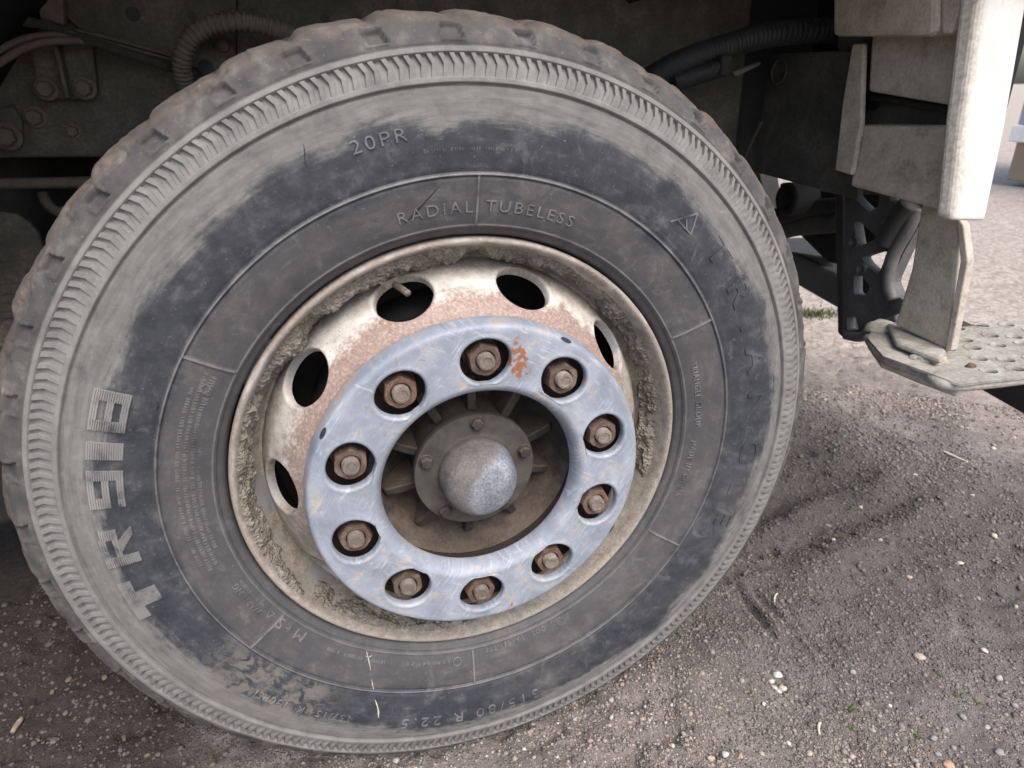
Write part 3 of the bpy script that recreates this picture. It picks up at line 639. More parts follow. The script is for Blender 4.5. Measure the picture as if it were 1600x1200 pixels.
block_letter([(0, 0, S0, 1), (S1, .44, 1, .94), (S0, .44, S1, .62), (S0, .80, S1, 1), *[(.40 + .055 * k, .44 - .055 * (k + 1), .70 + .043 * k, .44 - .055 * k) for k in range(8)]], None, .048, -91.0, True)
block_letter([(0, .60, 1, 1), (.30, 0, .70, .60)], None, .054, -101.2, True)

# ---- wheel rim and disc ------------------------------------------
RIMP = [(.262, -.30), (.262, -.20), (.2905, -.028), (.2985, -.020), (.2996, -.004), (.2990, .0022), (.2965, .0048), (.2935, .0040), (.2910, .0005), (.2888, -.006), (.2862, -.016), (.2825, -.028), (.2775, -.040), (.2725, -.050), (.2690, -.0565), (.2665, -.0595), (.2640, -.0602)]
rim = lathe('wheel_rim', spline_pts(RIMP[2:], 60).tolist(), 240, truck, 'rim'); tag(rim, 'dirty white steel wheel rim with oval hand holes')
lathe('rim_barrel', [(.2655, -.30), (.2635, -.18), (.2625, -.066)], 96, rim, 'dark')
DISC = spline_pts([(.2640, -.0600), (.2625, -.0520), (.2600, -.0430), (.2560, -.0335), (.2500, -.0230), (.2430, -.0115), (.2350, -.0005), (.2265, .0095), (.2180, .0170), (.2120, .0212), (.2050, .0240)], 400)
DS = np.concatenate([[0], np.cumsum(np.hypot(*np.diff(DISC, axis=0).T))]); DL = DS[-1]
def disc_at(s): return np.interp(s, DS, DISC[:, 0]), np.interp(s, DS, DISC[:, 1])
def holed_sectors(n_sec, phase, hole, lo, hi, rmean, rings, na=72):
    """hole(a) -> (tangential, along) outline; rings of points from the outline to the sector's edge"""
    HW = PI / n_sec * rmean; out = []
    an = np.linspace(0, 2 * PI, na, endpoint=False); cor = np.mod([math.atan2(b_, a_) for a_ in (-HW, HW) for b_ in (lo, hi)], 2 * PI)
    an = np.sort(np.concatenate([an[np.min(np.abs(an[:, None] - cor[None]), axis=1) > .02], cor]))
    ca, sa = np.cos(an), np.sin(an)
    hx, hy = hole(an)
    k = np.minimum(np.where(ca > 1e-9, HW / np.abs(ca), np.where(ca < -1e-9, HW / np.abs(ca), 1e9)), np.where(sa > 1e-9, hi / np.maximum(sa, 1e-9), np.where(sa < -1e-9, lo / np.minimum(sa, -1e-9), 1e9)))
    ex, ey = ca * k, sa * k
    return an, hx, hy, ex, ey
def make_disc():
    c_s = DS[np.argmin(np.abs(DISC[:, 1] + .0125))]; lo, hi = -c_s + .0, DL - c_s
    rm = .243
    an, hx, hy, ex, ey = holed_sectors(10, 0, lambda a: (.0370 * np.cos(a), .0335 * np.sin(a)), lo, hi, rm, 9)
    V, F = [], []; na = len(an); fr = np.array([0, .05, .12, .22, .35, .5, .66, .83, 1.0])
    for sct in range(10):
        t0 = math.radians(19.5 + 36 * sct); base = len(V)
        # rolled edge going in behind the disc, then the face
        for q, (f, dn, grow) in enumerate([(0, -.010, -.0004), (0, -.0040, -.0003), (0, -.0006, -.0001)] + [(f, 0, 0) for f in fr[1:]]):
            x = hx * (1 + grow / .03) + (ex - hx) * f; y = hy * (1 + grow / .026) + (ey - hy) * f
            r, p = disc_at(np.clip(y + c_s, 0, DL)); r2, p2 = disc_at(np.clip(y + c_s + .001, 0, DL)); r1, p1 = disc_at(np.clip(y + c_s - .001, 0, DL))
            tr, tp = r2 - r1, p2 - p1; L = np.hypot(tr, tp); nr, npp = tp / L, -tr / L
            lift = dn + (.0012 * math.exp(-((f - .05) / .06) ** 2) if dn == 0 else 0)
            V.extend(W(r + nr * lift, t0 + x / rm, p + npp * lift))
        nr_ = 3 + len(fr) - 1
        for q in range(nr_ - 1):
            for i in range(na): F.append([base + q * na + i, base + q * na + (i + 1) % na, base + (q + 1) * na + (i + 1) % na, base + (q + 1) * na + i])
    me = mesh_py('wheel_disc', V, F); b = bmesh.new(); b.from_mesh(me); bmesh.ops.remove_doubles(b, verts=b.verts, dist=.0004); bmesh.ops.recalc_face_normals(b, faces=b.faces); b.to_mesh(me); b.free(); return me
link('wheel_disc', make_disc(), rim, 'rim')
lathe('nut_face', [(.206, .0245), (.204, .0235), (.1410, .0235), (.1400, .0215), (.1400, -.02)], 128, rim, 'face', 40)
# brake drum behind the hand holes
lathe('brake_drum', [(.10, -.075), (.196, -.078), (.204, -.090), (.206, -.28)], 96, truck, 'dark', 40)
lathe('light_stop_disc', [(.19, -.150), (.2618, -.150)], 64, truck, 'dark')  # dark disc added behind the drum gap to stop daylight in the hand holes
vs = tube('valve_stem', [W(np.array(.258), np.radians(-19.5), np.array(-.075)), W(np.array(.252), np.radians(-17.), np.array(-.045)), W(np.array(.2455), np.radians(-14.9), np.array(-.012))], .0042, rim, 'stud', 24, 14)
# caked mud: a sheet laid over the rim well whose thickness dips below the metal, so it ends in ragged edges
def make_mud(a0, a1, bias, seed, s_lo, s_hi, amp):
    C = spline_pts(RIMP[6:], 260); S = np.concatenate([[0], np.cumsum(np.hypot(*np.diff(C, axis=0).T))])
    C2 = np.concatenate([C[::1], DISC[1:160]]); S2 = np.concatenate([[0], np.cumsum(np.hypot(*np.diff(C2, axis=0).T))])
    n = int((a1 - a0) / .16); th = np.radians(np.linspace(a0, a1, n)); s = np.linspace(s_lo, s_hi, 70) * S2[-1]
    r = np.interp(s, S2, C2[:, 0]); p = np.interp(s, S2, C2[:, 1]); k = 7; kern = np.ones(k) / k
    dr = np.gradient(np.convolve(np.pad(r, k // 2, 'edge'), kern, 'valid')); dp = np.gradient(np.convolve(np.pad(p, k // 2, 'edge'), kern, 'valid')); L = np.hypot(dr, dp); nr, npp = dp / L, -dr / L
    T, SS = np.meshgrid(th, s, indexing='ij'); u = T * .27
    e1 = sstep(math.radians(a0), math.radians(a0 + 7), T) * sstep(math.radians(a1), math.radians(a1 - 7), T)
    e2 = sstep(s[0], s[0] + .012, SS) * sstep(s[-1], s[-1] - .014, SS)
    t = bias + amp * fbm(u, SS, 28, seed, 4, .55) + .0035 * fbm(u, SS, 170, seed + 7, 3, .6)
    t = t * e1 * e2 - .0035 * (1 - e1 * e2)
    t = np.clip(t, -.003, None)
    me = mesh_np('caked_mud', W(r[None] + nr[None] * t, T, p[None] + npp[None] * t).reshape(-1, 3), grid_faces(n, len(s), False))
    o = link('caked_mud', fix(me), rim, 'mud'); return o
make_mud(-64, 6, .0092, 201, .14, .64, .018)
make_mud(4, 112, .0042, 231, .18, .60, .015)
make_mud(-128, -58, .0040, 251, .04, .50, .011)
make_mud(176, 236, .0050, 271, .10, .52, .016)

# ---- nut guard ring ---------------------------------------------
def make_ring():
    CR = .1675; lo, hi = .1400 - CR, .2030 - CR; RH = .0298
    an, hx, hy, ex, ey = holed_sectors(10, 0, lambda a: (RH * np.cos(a), RH * .93 * np.sin(a)), lo, hi, CR, 8, 80)
    V, F = [], []; na = len(an)
    stages = [(.0006, -.0110), (.0003, -.0055), (.0004, -.0022), (.0011, -.0006), (.0022, .0004), (.0036, .0009), (.0056, .0004), (.0080, 0), (None, .45), (None, .8), (None, 1.)]
    for sct in range(10):
        t0 = math.radians(3.2 + 36 * sct); base = len(V)
        for q, (off, lift) in enumerate(stages):
            if off is not None:
                k = 1 + off / RH; x, y = hx * k, hy * k; y = np.clip(y, lo, hi); lf = lift
            else:
                k = 1 + .0080 / RH; x = hx * k + (ex - hx * k) * lift; y = np.clip(hy * k, lo, hi) + (ey - np.clip(hy * k, lo, hi)) * lift; lf = 0
            V.extend(W(CR + y, t0 + x / CR, .0615 + lf + 0 * y))
        for q in range(len(stages) - 1):
            for i in range(na): F.append([base + q * na + i, base + q * na + (i + 1) % na, base + (q + 1) * na + (i + 1) % na, base + (q + 1) * na + i])
    b0 = len(V)
    for prof in ([(.2030, .0615), (.2065, .0614), (.2095, .0607), (.2117, .0588), (.2132, .0555), (.2142, .0500), (.2148, .0440), (.2150, .036), (.2130, .034)],
                 [(.1400, .0615), (.1375, .0613), (.1350, .0604), (.1325, .0588), (.1302, .0562), (.1280, .0525), (.1262, .0475), (.1252, .0425), (.1248, .037), (.1265, .034)]):
        n = 400; b0 = len(V); th = np.linspace(0, 2 * PI, n, endpoint=False); pr = spline_pts(prof, 22)
        for t in th: V.extend(W(pr[:, 0], np.full(len(pr), t), pr[:, 1]))
        F.extend((grid_faces(n, len(pr), True) + b0).tolist())
    me = mesh_py('nut_guard_ring', V, F); b = bmesh.new(); b.from_mesh(me); bmesh.ops.remove_doubles(b, verts=b.verts, dist=.0003); bmesh.ops.recalc_face_normals(b, faces=b.faces); b.to_mesh(me); b.free(); return me
ring = link('nut_guard_ring', make_ring(), truck, 'ring'); tag(ring, 'scratched grey-blue nut guard ring with ten round holes')
def slot_mesh():
    V = [(0, 0, 0)]; F = []
    for i in range(14): a = 2 * PI * i / 14; V.append((.0078 * math.cos(a), 0, .0028 * math.sin(a)))
    for i in range(14): F.append([0, 1 + i, 1 + (i + 1) % 14])
    return mesh_py('drain_slot', V, F)
sm = slot_mesh(); sm.materials.append(MAT['black'])
for a in (-59., 31., 121., 211.):
    o = bpy.data.objects.new('drain_slot', sm); COL.objects.link(o); o.parent = ring; t = math.radians(a)
    nrm = Vector((.62 * math.sin(t), -.78, .62 * math.cos(t))); tan = Vector((math.cos(t), 0, -math.sin(t))); up = tan.cross(nrm)
    base = Vector(W(np.array(.2112), np.array(t), np.array(.0602)))
    o.matrix_local = Matrix.Translation(base) @ Matrix(((tan.x, -nrm.x, up.x), (tan.y, -nrm.y, up.y), (tan.z, -nrm.z, up.z))).to_4x4()

# ---- nuts and studs ----------------------------------------------
def nut_mesh():
    V, F = [], []
    def ringv(f, y, n): s = len(V); V.extend([(f(2 * PI * i / n) * math.cos(2 * PI * i / n), y, f(2 * PI * i / n) * math.sin(2 * PI * i / n)) for i in range(n)]); return s
    n = 48; hexf = lambda k: (lambda a: .0180 * k / max(math.cos((a % (PI / 3)) - PI / 6), .5)); cir = lambda r: (lambda a: r)
    hc = lambda k, c: (lambda a: min(.0180 * k / math.cos((a % (PI / 3)) - PI / 6), c))
    st = [(cir(.0215), 0), (cir(.0218), -.0035), (cir(.0208), -.0060), (hexf(1), -.0068), (hexf(1), -.0290), (hc(1, .0202), -.0326), (hc(1, .0186), -.0346), (cir(.0128), -.0344), (cir(.0116), -.0330)]
    idx = [ringv(f, y, n) for f, y in st]
    for a, b in zip(idx[:-1], idx[1:]): F.extend([[a + i, a + (i + 1) % n, b + (i + 1) % n, b + i] for i in range(n)])
    return fix(mesh_py('wheel_nut', V, F))
def stud_mesh():
    prof = []; y = -.028
    while y > -.0395: prof += [(.0104, y), (.0095, y - .0008)]; y -= .0016
    prof += [(.0100, -.0404), (.0093, -.0420), (.0066, -.0424), (.0060, -.0414), (.0001, -.0412)]
    n = 28; V, F = [], []
    for r, yy in prof: V.extend([(r * math.cos(2 * PI * i / n), yy, r * math.sin(2 * PI * i / n)) for i in range(n)])
    for q in range(len(prof) - 1): F.extend([[q * n + i, q * n + (i + 1) % n, (q + 1) * n + (i + 1) % n, (q + 1) * n + i] for i in range(n)])
    return fix(mesh_py('stud', V, F))
nm, stm = nut_mesh(), stud_mesh()
for i in range(10):
    t = math.radians(3.4 + 36 * i); loc = W(np.array(.1678), np.array(t), np.array(.0235 - random.uniform(0, .003)))
    if i == 0:
        nut0 = link('wheel_nut', nm, truck, 'nut'); nm.set_sharp_from_angle(angle=math.radians(32)); st0 = link('stud', stm, nut0, 'stud'); stm.set_sharp_from_angle(angle=math.radians(32)); n_, s_ = nut0, st0
    else:
        n_ = copy(nut0, truck); s_ = copy(st0, n_)
    n_.location = loc; n_.rotation_euler = (0, random.uniform(0, PI / 3) if i else .35, 0); s_.location = (0, 0, 0); tag(n_, 'rusty hex wheel nut with pale stud end')

# ---- hub ----------------------------------------------------------
hub = lathe('hub', spline_pts([(.150, .012), (.139, .004), (.132, -.010), (.124, -.026), (.112, -.046), (.096, -.062), (.082, -.068), (.077, -.058), (.076, -.020), (.0755, .004)], 50).tolist(), 128, truck, 'hub')
tag(hub, 'dusty brown ribbed hub inside the ring')
def rib_mesh():
    pts = [(.0750, -.004), (.0900, -.007), (.106, -.011), (.1200, -.016), (.1235, -.024), (.1240, -.050), (.0750, -.075)]; w = .0058; V = []; n = len(pts)
    for s in (-1, 1):
        for r, p in pts: V.append((s * w, -p, r))
    F = [list(range(n)), list(range(2 * n - 1, n - 1, -1))] + [[i, i + n, (i + 1) % n + n, (i + 1) % n] for i in range(n)]
    return fix(mesh_py('rib', V, F))
rb = link('rib', rib_mesh(), hub, 'hub', False); bevel(rb, .0022, 3); rb.location = (0, 0, AXZ); rb.rotation_euler = (0, math.radians(4), 0)
for i in range(1, 10): copy(rb, hub, (0, 0, AXZ), (0, math.radians(4 + 36 * i + random.uniform(-2, 2)), 0))
cap = lathe('hub_cap', spline_pts([(.0765, .000), (.0800, .004), (.0806, .012), (.0800, .0170), (.0785, .0182), (.0660, .0186), (.0560, .0188), (.0515, .0200), (.0500, .0240), (.0490, .0340), (.0474, .0470), (.0450, .0555), (.0405, .0625), (.034, .0675), (.025, .0705), (.014, .0720), (.0004, .0724)], 110).tolist(), 96, truck, 'cap')
tag(cap, 'domed grey hub cap scuffed bare on one side')
cb = link('cap_bolt', bolt_mesh('cap_bolt', .0078, .0085, 6, 1.25), cap, 'hub', False)
for i, a in enumerate((4, 76, 148, 220, 292)):
    o = cb if i == 0 else copy(cb, cap); o.location = W(np.array(.0688), np.radians(a), np.array(.0182)); o.rotation_euler = (0, .4 * i, 0)

# ---- step, bumper corner ahead of the wheel -----------------------
XB = .75
def qx(pts, x): return [at_x(u, v, x) for u, v in pts]
sb = prism('step_box', qx([(1344, 195), (1490, 198), (1470, 329), (1327, 291)], XB), (.065, 0, 0), truck, 'dustpaint', .006); tag(sb, 'mud-spattered beige lower step box')
prism('step_box', qx([(1362, 40), (1510, 40), (1496, 167), (1355, 143)], XB + .004), (.065, 0, 0), truck, 'dustpaint', .006)
prism('recess_panel', qx([(1310, 40), (1520, 40), (1500, 240), (1305, 240)], XB + .055), (.03, 0, 0), truck, 'frame', .002)
tube('recess_rail', [at_x(1362, 152, XB + .035), at_x(1420, 160, XB + .035), at_x(1500, 176, XB + .035)], .006, truck, 'dark', 14, 10)
o = prism('drain_hole', [at_x(1362 + 13 * math.cos(a), 158 + 15 * math.sin(a), XB + .053) for a in np.linspace(0, 2 * PI, 18, endpoint=False)], (.004, 0, 0), truck, 'black', 0)
tu = prism('bumper_corner', qx([(1300, -90), (1466, -90), (1462, 50), (1448, 57), (1300, 57)], .70), (.11, 0, 0), truck, 'dustpaint', .008); tag(tu, 'mud-spattered block under the cab corner')
prism('bumper_corner', qx([(1468, -90), (1520, -90), (1500, 20), (1486, 54), (1468, 54)], .705), (.02, 0, 0), truck, 'dustpaint', .006)
prism('mounting_flange', qx([(1331, 69), (1349, 68), (1345, 195), (1330, 274), (1304, 266), (1316, 160)], XB - .012), (.01, 0, 0), truck, 'dustpaint', .003)
bp = prism('back_plate', qx([(1205, 84), (1345, 78), (1340, 312), (1176, 268)], XB + .03), (.012, 0, 0), truck, 'frame', .002)
o = lathe('boss', [(.024, 0), (.024, .004), (.020, .004), (.020, 0)], 28, bp, 'frame'); c = at_x(1218, 112, XB + .026)
o.matrix_local = Matrix.Translation(Vector(c)) @ Matrix.Rotation(-PI / 2, 4, 'Z') @ Matrix.Translation((0, 0, -AXZ))
tube('stay_rod', [at_x(1190, 190, XB + .0), at_x(1175, 220, XB), at_x(1160, 252, XB)], .004, truck, 'frame', 10, 8)
# white corner panel: rear edge dusty, outer face bright
edge_in = [at_x(u, v, XB - .052) for u, v in ((1504, -60), (1498, 0), (1474, 200), (1461, 338))]
edge_out = [at_x(u, v, XB - .046) for u, v in ((1537, -60), (1531, 0), (1502, 200), (1486, 346))]
face_far = [at_y(u, v, e[1] - .004) for (u, v), e in zip(((1616, -60), (1607, 0), (1572, 200), (1541, 346)), edge_out)]
def yoff(p, dy, dx=0, dz=0): return np.array(p) + np.array([dx, dy, dz])
V = []; 
for a_, b_, c_ in zip(edge_in, edge_out, face_far): V += [a_, b_, c_, yoff(c_, .05)]
F = []
for i in range(3):
    for j in range(4): F.append([i * 4 + j, i * 4 + (j + 1) % 4, (i + 1) * 4 + (j + 1) % 4, (i + 1) * 4 + j])
F += [[0, 1, 2, 3], [12, 13, 14, 15]]
def mat_corner():
    g = G('corner_panel_paint'); P = g.pos(); x, y, z = g.xyz(P); n1 = g.noise(P, 22, 5, .6); n3 = g.noise(P, 150, 4, .6)
    clean = g.ramp(n1, [(.3, (.52, .505, .47)), (.7, (.64, .625, .59))]); d = g.ramp(n3, [(.3, (.30, .27, .23)), (.7, (.55, .52, .46))])
    f = g.mr(g.add(x, g.mul(g.sub(n1, .5), .02)), .722, .705)          # road dirt sprayed on the edge that looks at the tyre
    drip = g.noise(g.comb(g.mul(x, 90.), g.mul(z, 9.), 0.), 1., 5, .65, .4); f2 = g.math('MAXIMUM', g.mul(g.mr(n3, .58, .68), .5), g.mul(g.mr(drip, .55, .70), .45)); return g.out(g.mix(g.math('MAXIMUM', f, f2), clean, d), .5, 0, g.bump(n3, .15, .001), .5)
MAT['corner'] = mat_corner()
cp = link('corner_panel', fix(mesh_py('corner_panel', V, F)), truck, 'corner', False); bevel(cp, .007, 3); tag(cp, 'bright white painted corner panel of the cab')
# hanger post of the step
post = prism('step_post', qx([(1440, 315), (1500, 330), (1480, 548), (1398, 508), (1424, 420)], XB + .03), (.022, .004, 0), truck, 'duststeel', .004); tag(post, 'dust-caked steel post carrying the step')
prism('post_edge', qx([(1494, 335), (1505, 352), (1512, 408), (1486, 548), (1476, 550), (1500, 408)], XB + .026), (.014, 0, 0), post, 'dustpaint', .002)
prism('weld_foot', [at_z(1386, 504, .562), at_z(1412, 500, .562), at_z(1484, 540, .562), at_z(1470, 562, .562), at_z(1400, 534, .562)], (0, 0, -.010), post, 'step', .006)
# perforated step
def step_mesh():
    zt = .548
    out = [(1356, 528), (1366, 508), (1400, 500), (1490, 512), (1700, 488), (1720, 575), (1500, 600), (1440, 578), (1380, 556)]
    return [at_z(u, v, zt) for u, v in out], zt
outl, zt = step_mesh()
def plate_with_holes(name, outline, holes, zt, th, parent, mat):
    cu = bpy.data.curves.new(name, 'CURVE'); cu.dimensions = '2D'; cu.fill_mode = 'BOTH'; cu.extrude = th / 2
    def loop(pts):
        sp = cu.splines.new('POLY'); sp.points.add(len(pts) - 1); sp.use_cyclic_u = True
        for q, p in zip(sp.points, pts): q.co = (p[0], p[1], 0, 1)
    loop([(p[0], p[1]) for p in outline])
    for cx, cy, r in holes: loop([(cx + r * math.cos(a), cy + r * math.sin(a)) for a in np.linspace(0, 2 * PI, 20, endpoint=False)])
    tmp = bpy.data.objects.new('tmp', cu); COL.objects.link(tmp)
    me = bpy.data.meshes.new_from_object(tmp.evaluated_get(bpy.context.evaluated_depsgraph_get())); bpy.data.objects.remove(tmp); me.name = name; me.materials.clear()
    me.transform(Matrix.Translation((0, 0, zt - th / 2))); return link(name, me, parent, mat, False)
hole_px = [(1496, 514), (1533, 509), (1573, 508), (1508, 532), (1548, 525), (1585, 527), (1480, 546), (1520, 544), (1559, 540), (1598, 537), (1530, 561), (1572, 563), (1545, 580), (1586, 577), (1612, 560), (1628, 574), (1610, 516)]
holes = []
for u, v in hole_px: c = at_z(u, v, zt); holes.append((c[0], c[1], .0115))
step = plate_with_holes('step', outl, holes, zt, .004, truck, 'step'); tag(step, 'worn pale green perforated boarding step')
def collar_mesh():
    n = 18; V, F = [], []
    for r, z in ((.0140, .0002), (.0126, .0014), (.0116, .0014), (.0110, -.006)): V.extend([(r * math.cos(2 * PI * i / n), r * math.sin(2 * PI * i / n), z) for i in range(n)])
    for q in range(3): F.extend([[q * n + i, q * n + (i + 1) % n, (q + 1) * n + (i + 1) % n, (q + 1) * n + i] for i in range(n)])
    return fix(mesh_py('hole_collar', V, F))
cm = collar_mesh()
for i, (x, y, r) in enumerate(holes):
    if i == 0: col0 = link('hole_collar', cm, step, 'step'); o = col0
    else: o = copy(col0, step)
    o.location = (x, y, zt)
fe = [at_z(u, v, zt - .010) for u, v in ((1356, 528), (1380, 558), (1440, 582), (1500, 603), (1700, 578))]
tube('step_lip', fe, .0080, step, 'step', 60, 12)
prism('step_skirt', [at_z(u, v, zt - .006) for u, v in ((1358, 526), (1380, 556), (1440, 580), (1500, 601), (1500, 585), (1440, 565), (1385, 540))], (0, 0, -.022), step, 'duststeel', .004)
# dirt clod and rust lump where the post meets the step
def lump(name, c, s, seed, parent, mat, sub=3):
    b = bmesh.new(); bmesh.ops.create_icosphere(b, subdivisions=sub, radius=1)
    for v in b.verts:
        n = v.co.normalized(); k = 1 + .5 * float(fbm(np.array(n.x * 1.3 + n.z), np.array(n.y * 1.3 - n.z * .7), 1.6, seed, 3))
        v.co = Vector((n.x * s[0] * k, n.y * s[1] * k, n.z * s[2] * k)) + Vector(c)
    me = bpy.data.meshes.new(name); b.to_mesh(me); b.free(); return link(name, me, parent, mat)
lump('mud_clod', at_z(1378, 512, zt), (.030, .026, .011), 5, step, 'duststeel'); lump('mud_clod', at_z(1450, 558, zt), (.030, .022, .010), 8, step, 'duststeel'); lump('rust_flake', at_z(1516, 573, zt), (.008, .006, .006), 9, step, 'nut')
lump('mud_clod', at_z(1468, 566, zt), (.014, .012, .009), 15, step, 'duststeel')
# black cast bracket with triangular openings
def bracket():
    XK = .86; b = bmesh.new(); edges = []; loops = []
    def loop(px):
        pts = []
        m = len(px)
        for i in range(m):                            # rounded corners
            p0, p1, p2 = np.array(px[i - 1], float), np.array(px[i], float), np.array(px[(i + 1) % m], float)
            for t in (0, .33, .67, 1):
                a = p1 + (p0 - p1) * .22; c = p1 + (p2 - p1) * .22; q = (1 - t) ** 2 * a + 2 * t * (1 - t) * p1 + t * t * c; pts.append(q)
        vs_ = [b.verts.new(at_x(u, v, XK)) for u, v in pts]
        for i in range(len(vs_)): edges.append(b.edges.new((vs_[i], vs_[(i + 1) % len(vs_)])))
        loops.append(np.array(pts))
    loop([(1316, 290), (1450, 290), (1446, 335), (1412, 395), (1392, 440), (1402, 462), (1414, 470), (1405, 505), (1368, 512), (1350, 527), (1318, 527)])
    for h_ in ([(1330, 304), (1374, 304), (1372, 322), (1358, 332)], [(1334, 346), (1344, 346), (1372, 372), (1340, 386)], [(1346, 402), (1366, 395), (1388, 392), (1372, 430), (1352, 412)], [(1334, 430), (1345, 428), (1360, 448), (1352, 462), (1334, 460)], [(1392, 300), (1412, 302), (1402, 318), (1390, 314)], [(1374, 348), (1388, 334), (1402, 332), (1384, 352)], [(1323, 496), (1336, 492), (1342, 516), (1323, 516)]): loop(h_)
    bmesh.ops.triangle_fill(b, use_beauty=True, use_dissolve=False, edges=edges)
    def inside(p, L):
        c = False; j = len(L) - 1
        for i in range(len(L)):
            if (L[i][1] > p[1]) != (L[j][1] > p[1]) and p[0] < (L[j][0] - L[i][0]) * (p[1] - L[i][1]) / (L[j][1] - L[i][1]) + L[i][0]: c = not c
            j = i
        return c
    kill = []
    for f in b.faces:
        c = np.array(f.calc_center_median()) - CAM; q = RM @ c; uv = (800 + FPX * q[0] / q[2], 600 + FPX * q[1] / q[2])
        if not inside(uv, loops[0]) or any(inside(uv, L) for L in loops[1:]): kill.append(f)
    bmesh.ops.delete(b, geom=kill, context='FACES_ONLY')
    r = bmesh.ops.extrude_face_region(b, geom=b.faces[:]); bmesh.ops.translate(b, vec=(.022, 0, 0), verts=[v for v in r['geom'] if isinstance(v, bmesh.types.BMVert)])
    bmesh.ops.recalc_face_normals(b, faces=b.faces); me = bpy.data.meshes.new('cast_bracket'); b.to_mesh(me); b.free()
    return link('cast_bracket', me, truck, 'bracket', False)
bk = bracket(); tag(bk, 'black cast bracket with triangular openings')
prism('bracket_flange', qx([(1303, 285), (1318, 290), (1318, 500), (1316, 528), (1308, 520)], .855), (.05, 0, 0), bk, 'beam', .004)
tube('bracket_arm', [at_x(1432, 325, .85), at_x(1420, 355, .85), at_x(1396, 398, .85), at_x(1388, 440, .85), at_x(1396, 468, .85)], .012, bk, 'bracket', 30, 12)
tube('bracket_arm', [at_x(1424, 318, .846), at_x(1402, 348, .846), at_x(1384, 380, .846)], .020, bk, 'beam', 20, 14)
tube('bracket_foot', [at_x(1322, 523, .85), at_x(1345, 526, .85), at_x(1372, 512, .85), at_x(1406, 498, .85)], .010, bk, 'bracket', 20, 10)
for u, v in ((1337, 379), (1349, 420), (1381, 375)):
    o = lathe('bushing', [(.0125, 0), (.0125, .008), (.0085, .008), (.0050, .004), (.0045, -.004)], 22, bk, 'bracket', 40)
    o.matrix_local = Matrix.Translation(Vector(at_x(u, v, .86))) @ Matrix.Rotation(-PI / 2, 4, 'Z') @ Matrix.Translation((0, 0, -AXZ))
# front underrun beam, swept back at the corner
zl, zh = .34, .44
L0, L1 = at_z(1225, 435, zl), at_z(1640, 674, zl)
prism('underrun_beam', [L0, L1, L1 + np.array([.075, .0, 0]), L0 + np.array([.075, 0, 0])], (0, 0, zh - zl), truck, 'beam', .012)
ext = L0 + (L0 - L1) * .45
prism('underrun_beam', [ext, L0, L0 + np.array([.075, 0, 0]), ext + np.array([.075, 0, 0])], (0, 0, zh - zl - .002), truck, 'beam', .012)
prism('beam_arm', [L0 + np.array([.0, .02, 0]), L0 + np.array([.07, .02, 0]), L0 + np.array([.07, .09, 0]), L0 + np.array([.0, .09, 0])], (-.25, .05, .72), truck, 'beam', .006)
pl = plate_with_holes('tie_plate', [at_z(1196, 374, .47), at_z(1310, 368, .47), at_z(1312, 404, .47), at_z(1230, 392, .47)], [(*at_z(1270, 377, .47)[:2], .022)], .47, .004, truck, 'beam')
# suspension parts seen under the back plate
def eye(name, u, v, x, R, parent=None):
    o = lathe(name, [(R, -.05), (R, .012), (R * .9, .016), (R * .62, .016), (R * .5, .010), (R * .48, -.05)], 32, parent or truck, 'dark', 40)
    o.matrix_local = Matrix.Translation(Vector(at_x(u, v, x))) @ Matrix.Rotation(-PI / 2, 4, 'Z') @ Matrix.Translation((0, 0, -AXZ)); return o
eye('spring_eye', 1236, 311, .92, .038)
tube('spring_leaf', [at_x(1150, 330, .90), at_x(1210, 338, .93), at_x(1262, 326, .96), at_x(1330, 320, 1.0)], .020, truck, 'dark', 20, 12)
tube('tie_rod', [at_x(1190, 368, .95), at_x(1245, 352, .98), at_x(1320, 345, 1.0)], .026, truck, 'frame', 16, 14)
prism('hanger_and_backing', qx([(1215, 285), (1330, 305), (1335, 420), (1290, 410), (1225, 345)], 1.03), (.03, 0, 0), truck, 'dark', .01)
# conduit over the wheel
def conduit(name, pts, rad, mat, n=150, k=12, rings=40, depth=.16):
    return tube(name, pts, rad, truck, mat, n, k, lambda t: rad * (1 + depth * (1 if math.sin(2 * PI * rings * t) > 0 else -1) * .5))
conduit('corrugated_conduit', [at_y(1010, 128, .36), at_y(1060, 100, .36), at_y(1120, 78, .37), at_y(1200, 55, .38), at_y(1300, 48, .39), at_y(1380, 60, .40)], .020, 'black', 260, 12, 62)
conduit('corrugated_conduit', [at_y(1050, 130, .35), at_y(1090, 117, .35), at_y(1130, 104, .35)], .015, 'black', 90, 12, 20)
box('cable_connector', at_y(1116, 118, .35), at_y(1146, 86, .33) , truck, 'dark', .004)
prism('connector_lever', [at_y(1145, 112, .34), at_y(1190, 96, .34), at_y(1188, 102, .34), at_y(1150, 120, .34)], (0, .012, 0), truck, 'frame', .002)

box('splash_wall', (.20, .585, .80), (1.12, .60, 1.34), truck, 'black', .004)
box('splash_wall', (.93, .12, .80), (.95, .58, 1.34), truck, 'black', .004)
prism('hanger_and_backing', qx([(1318, 290), (1460, 295), (1425, 380), (1385, 392), (1325, 394)], .96), (.02, 0, 0), truck, 'dark', .004)  # added dark plate, blocks the brightness behind the bracket's upper openings
prism('hanger_and_backing', qx([(1322, 425), (1362, 425), (1366, 470), (1322, 470)], .94), (.02, 0, 0), truck, 'dark', .004)  # small added plate that darkens one lower bracket opening the same way
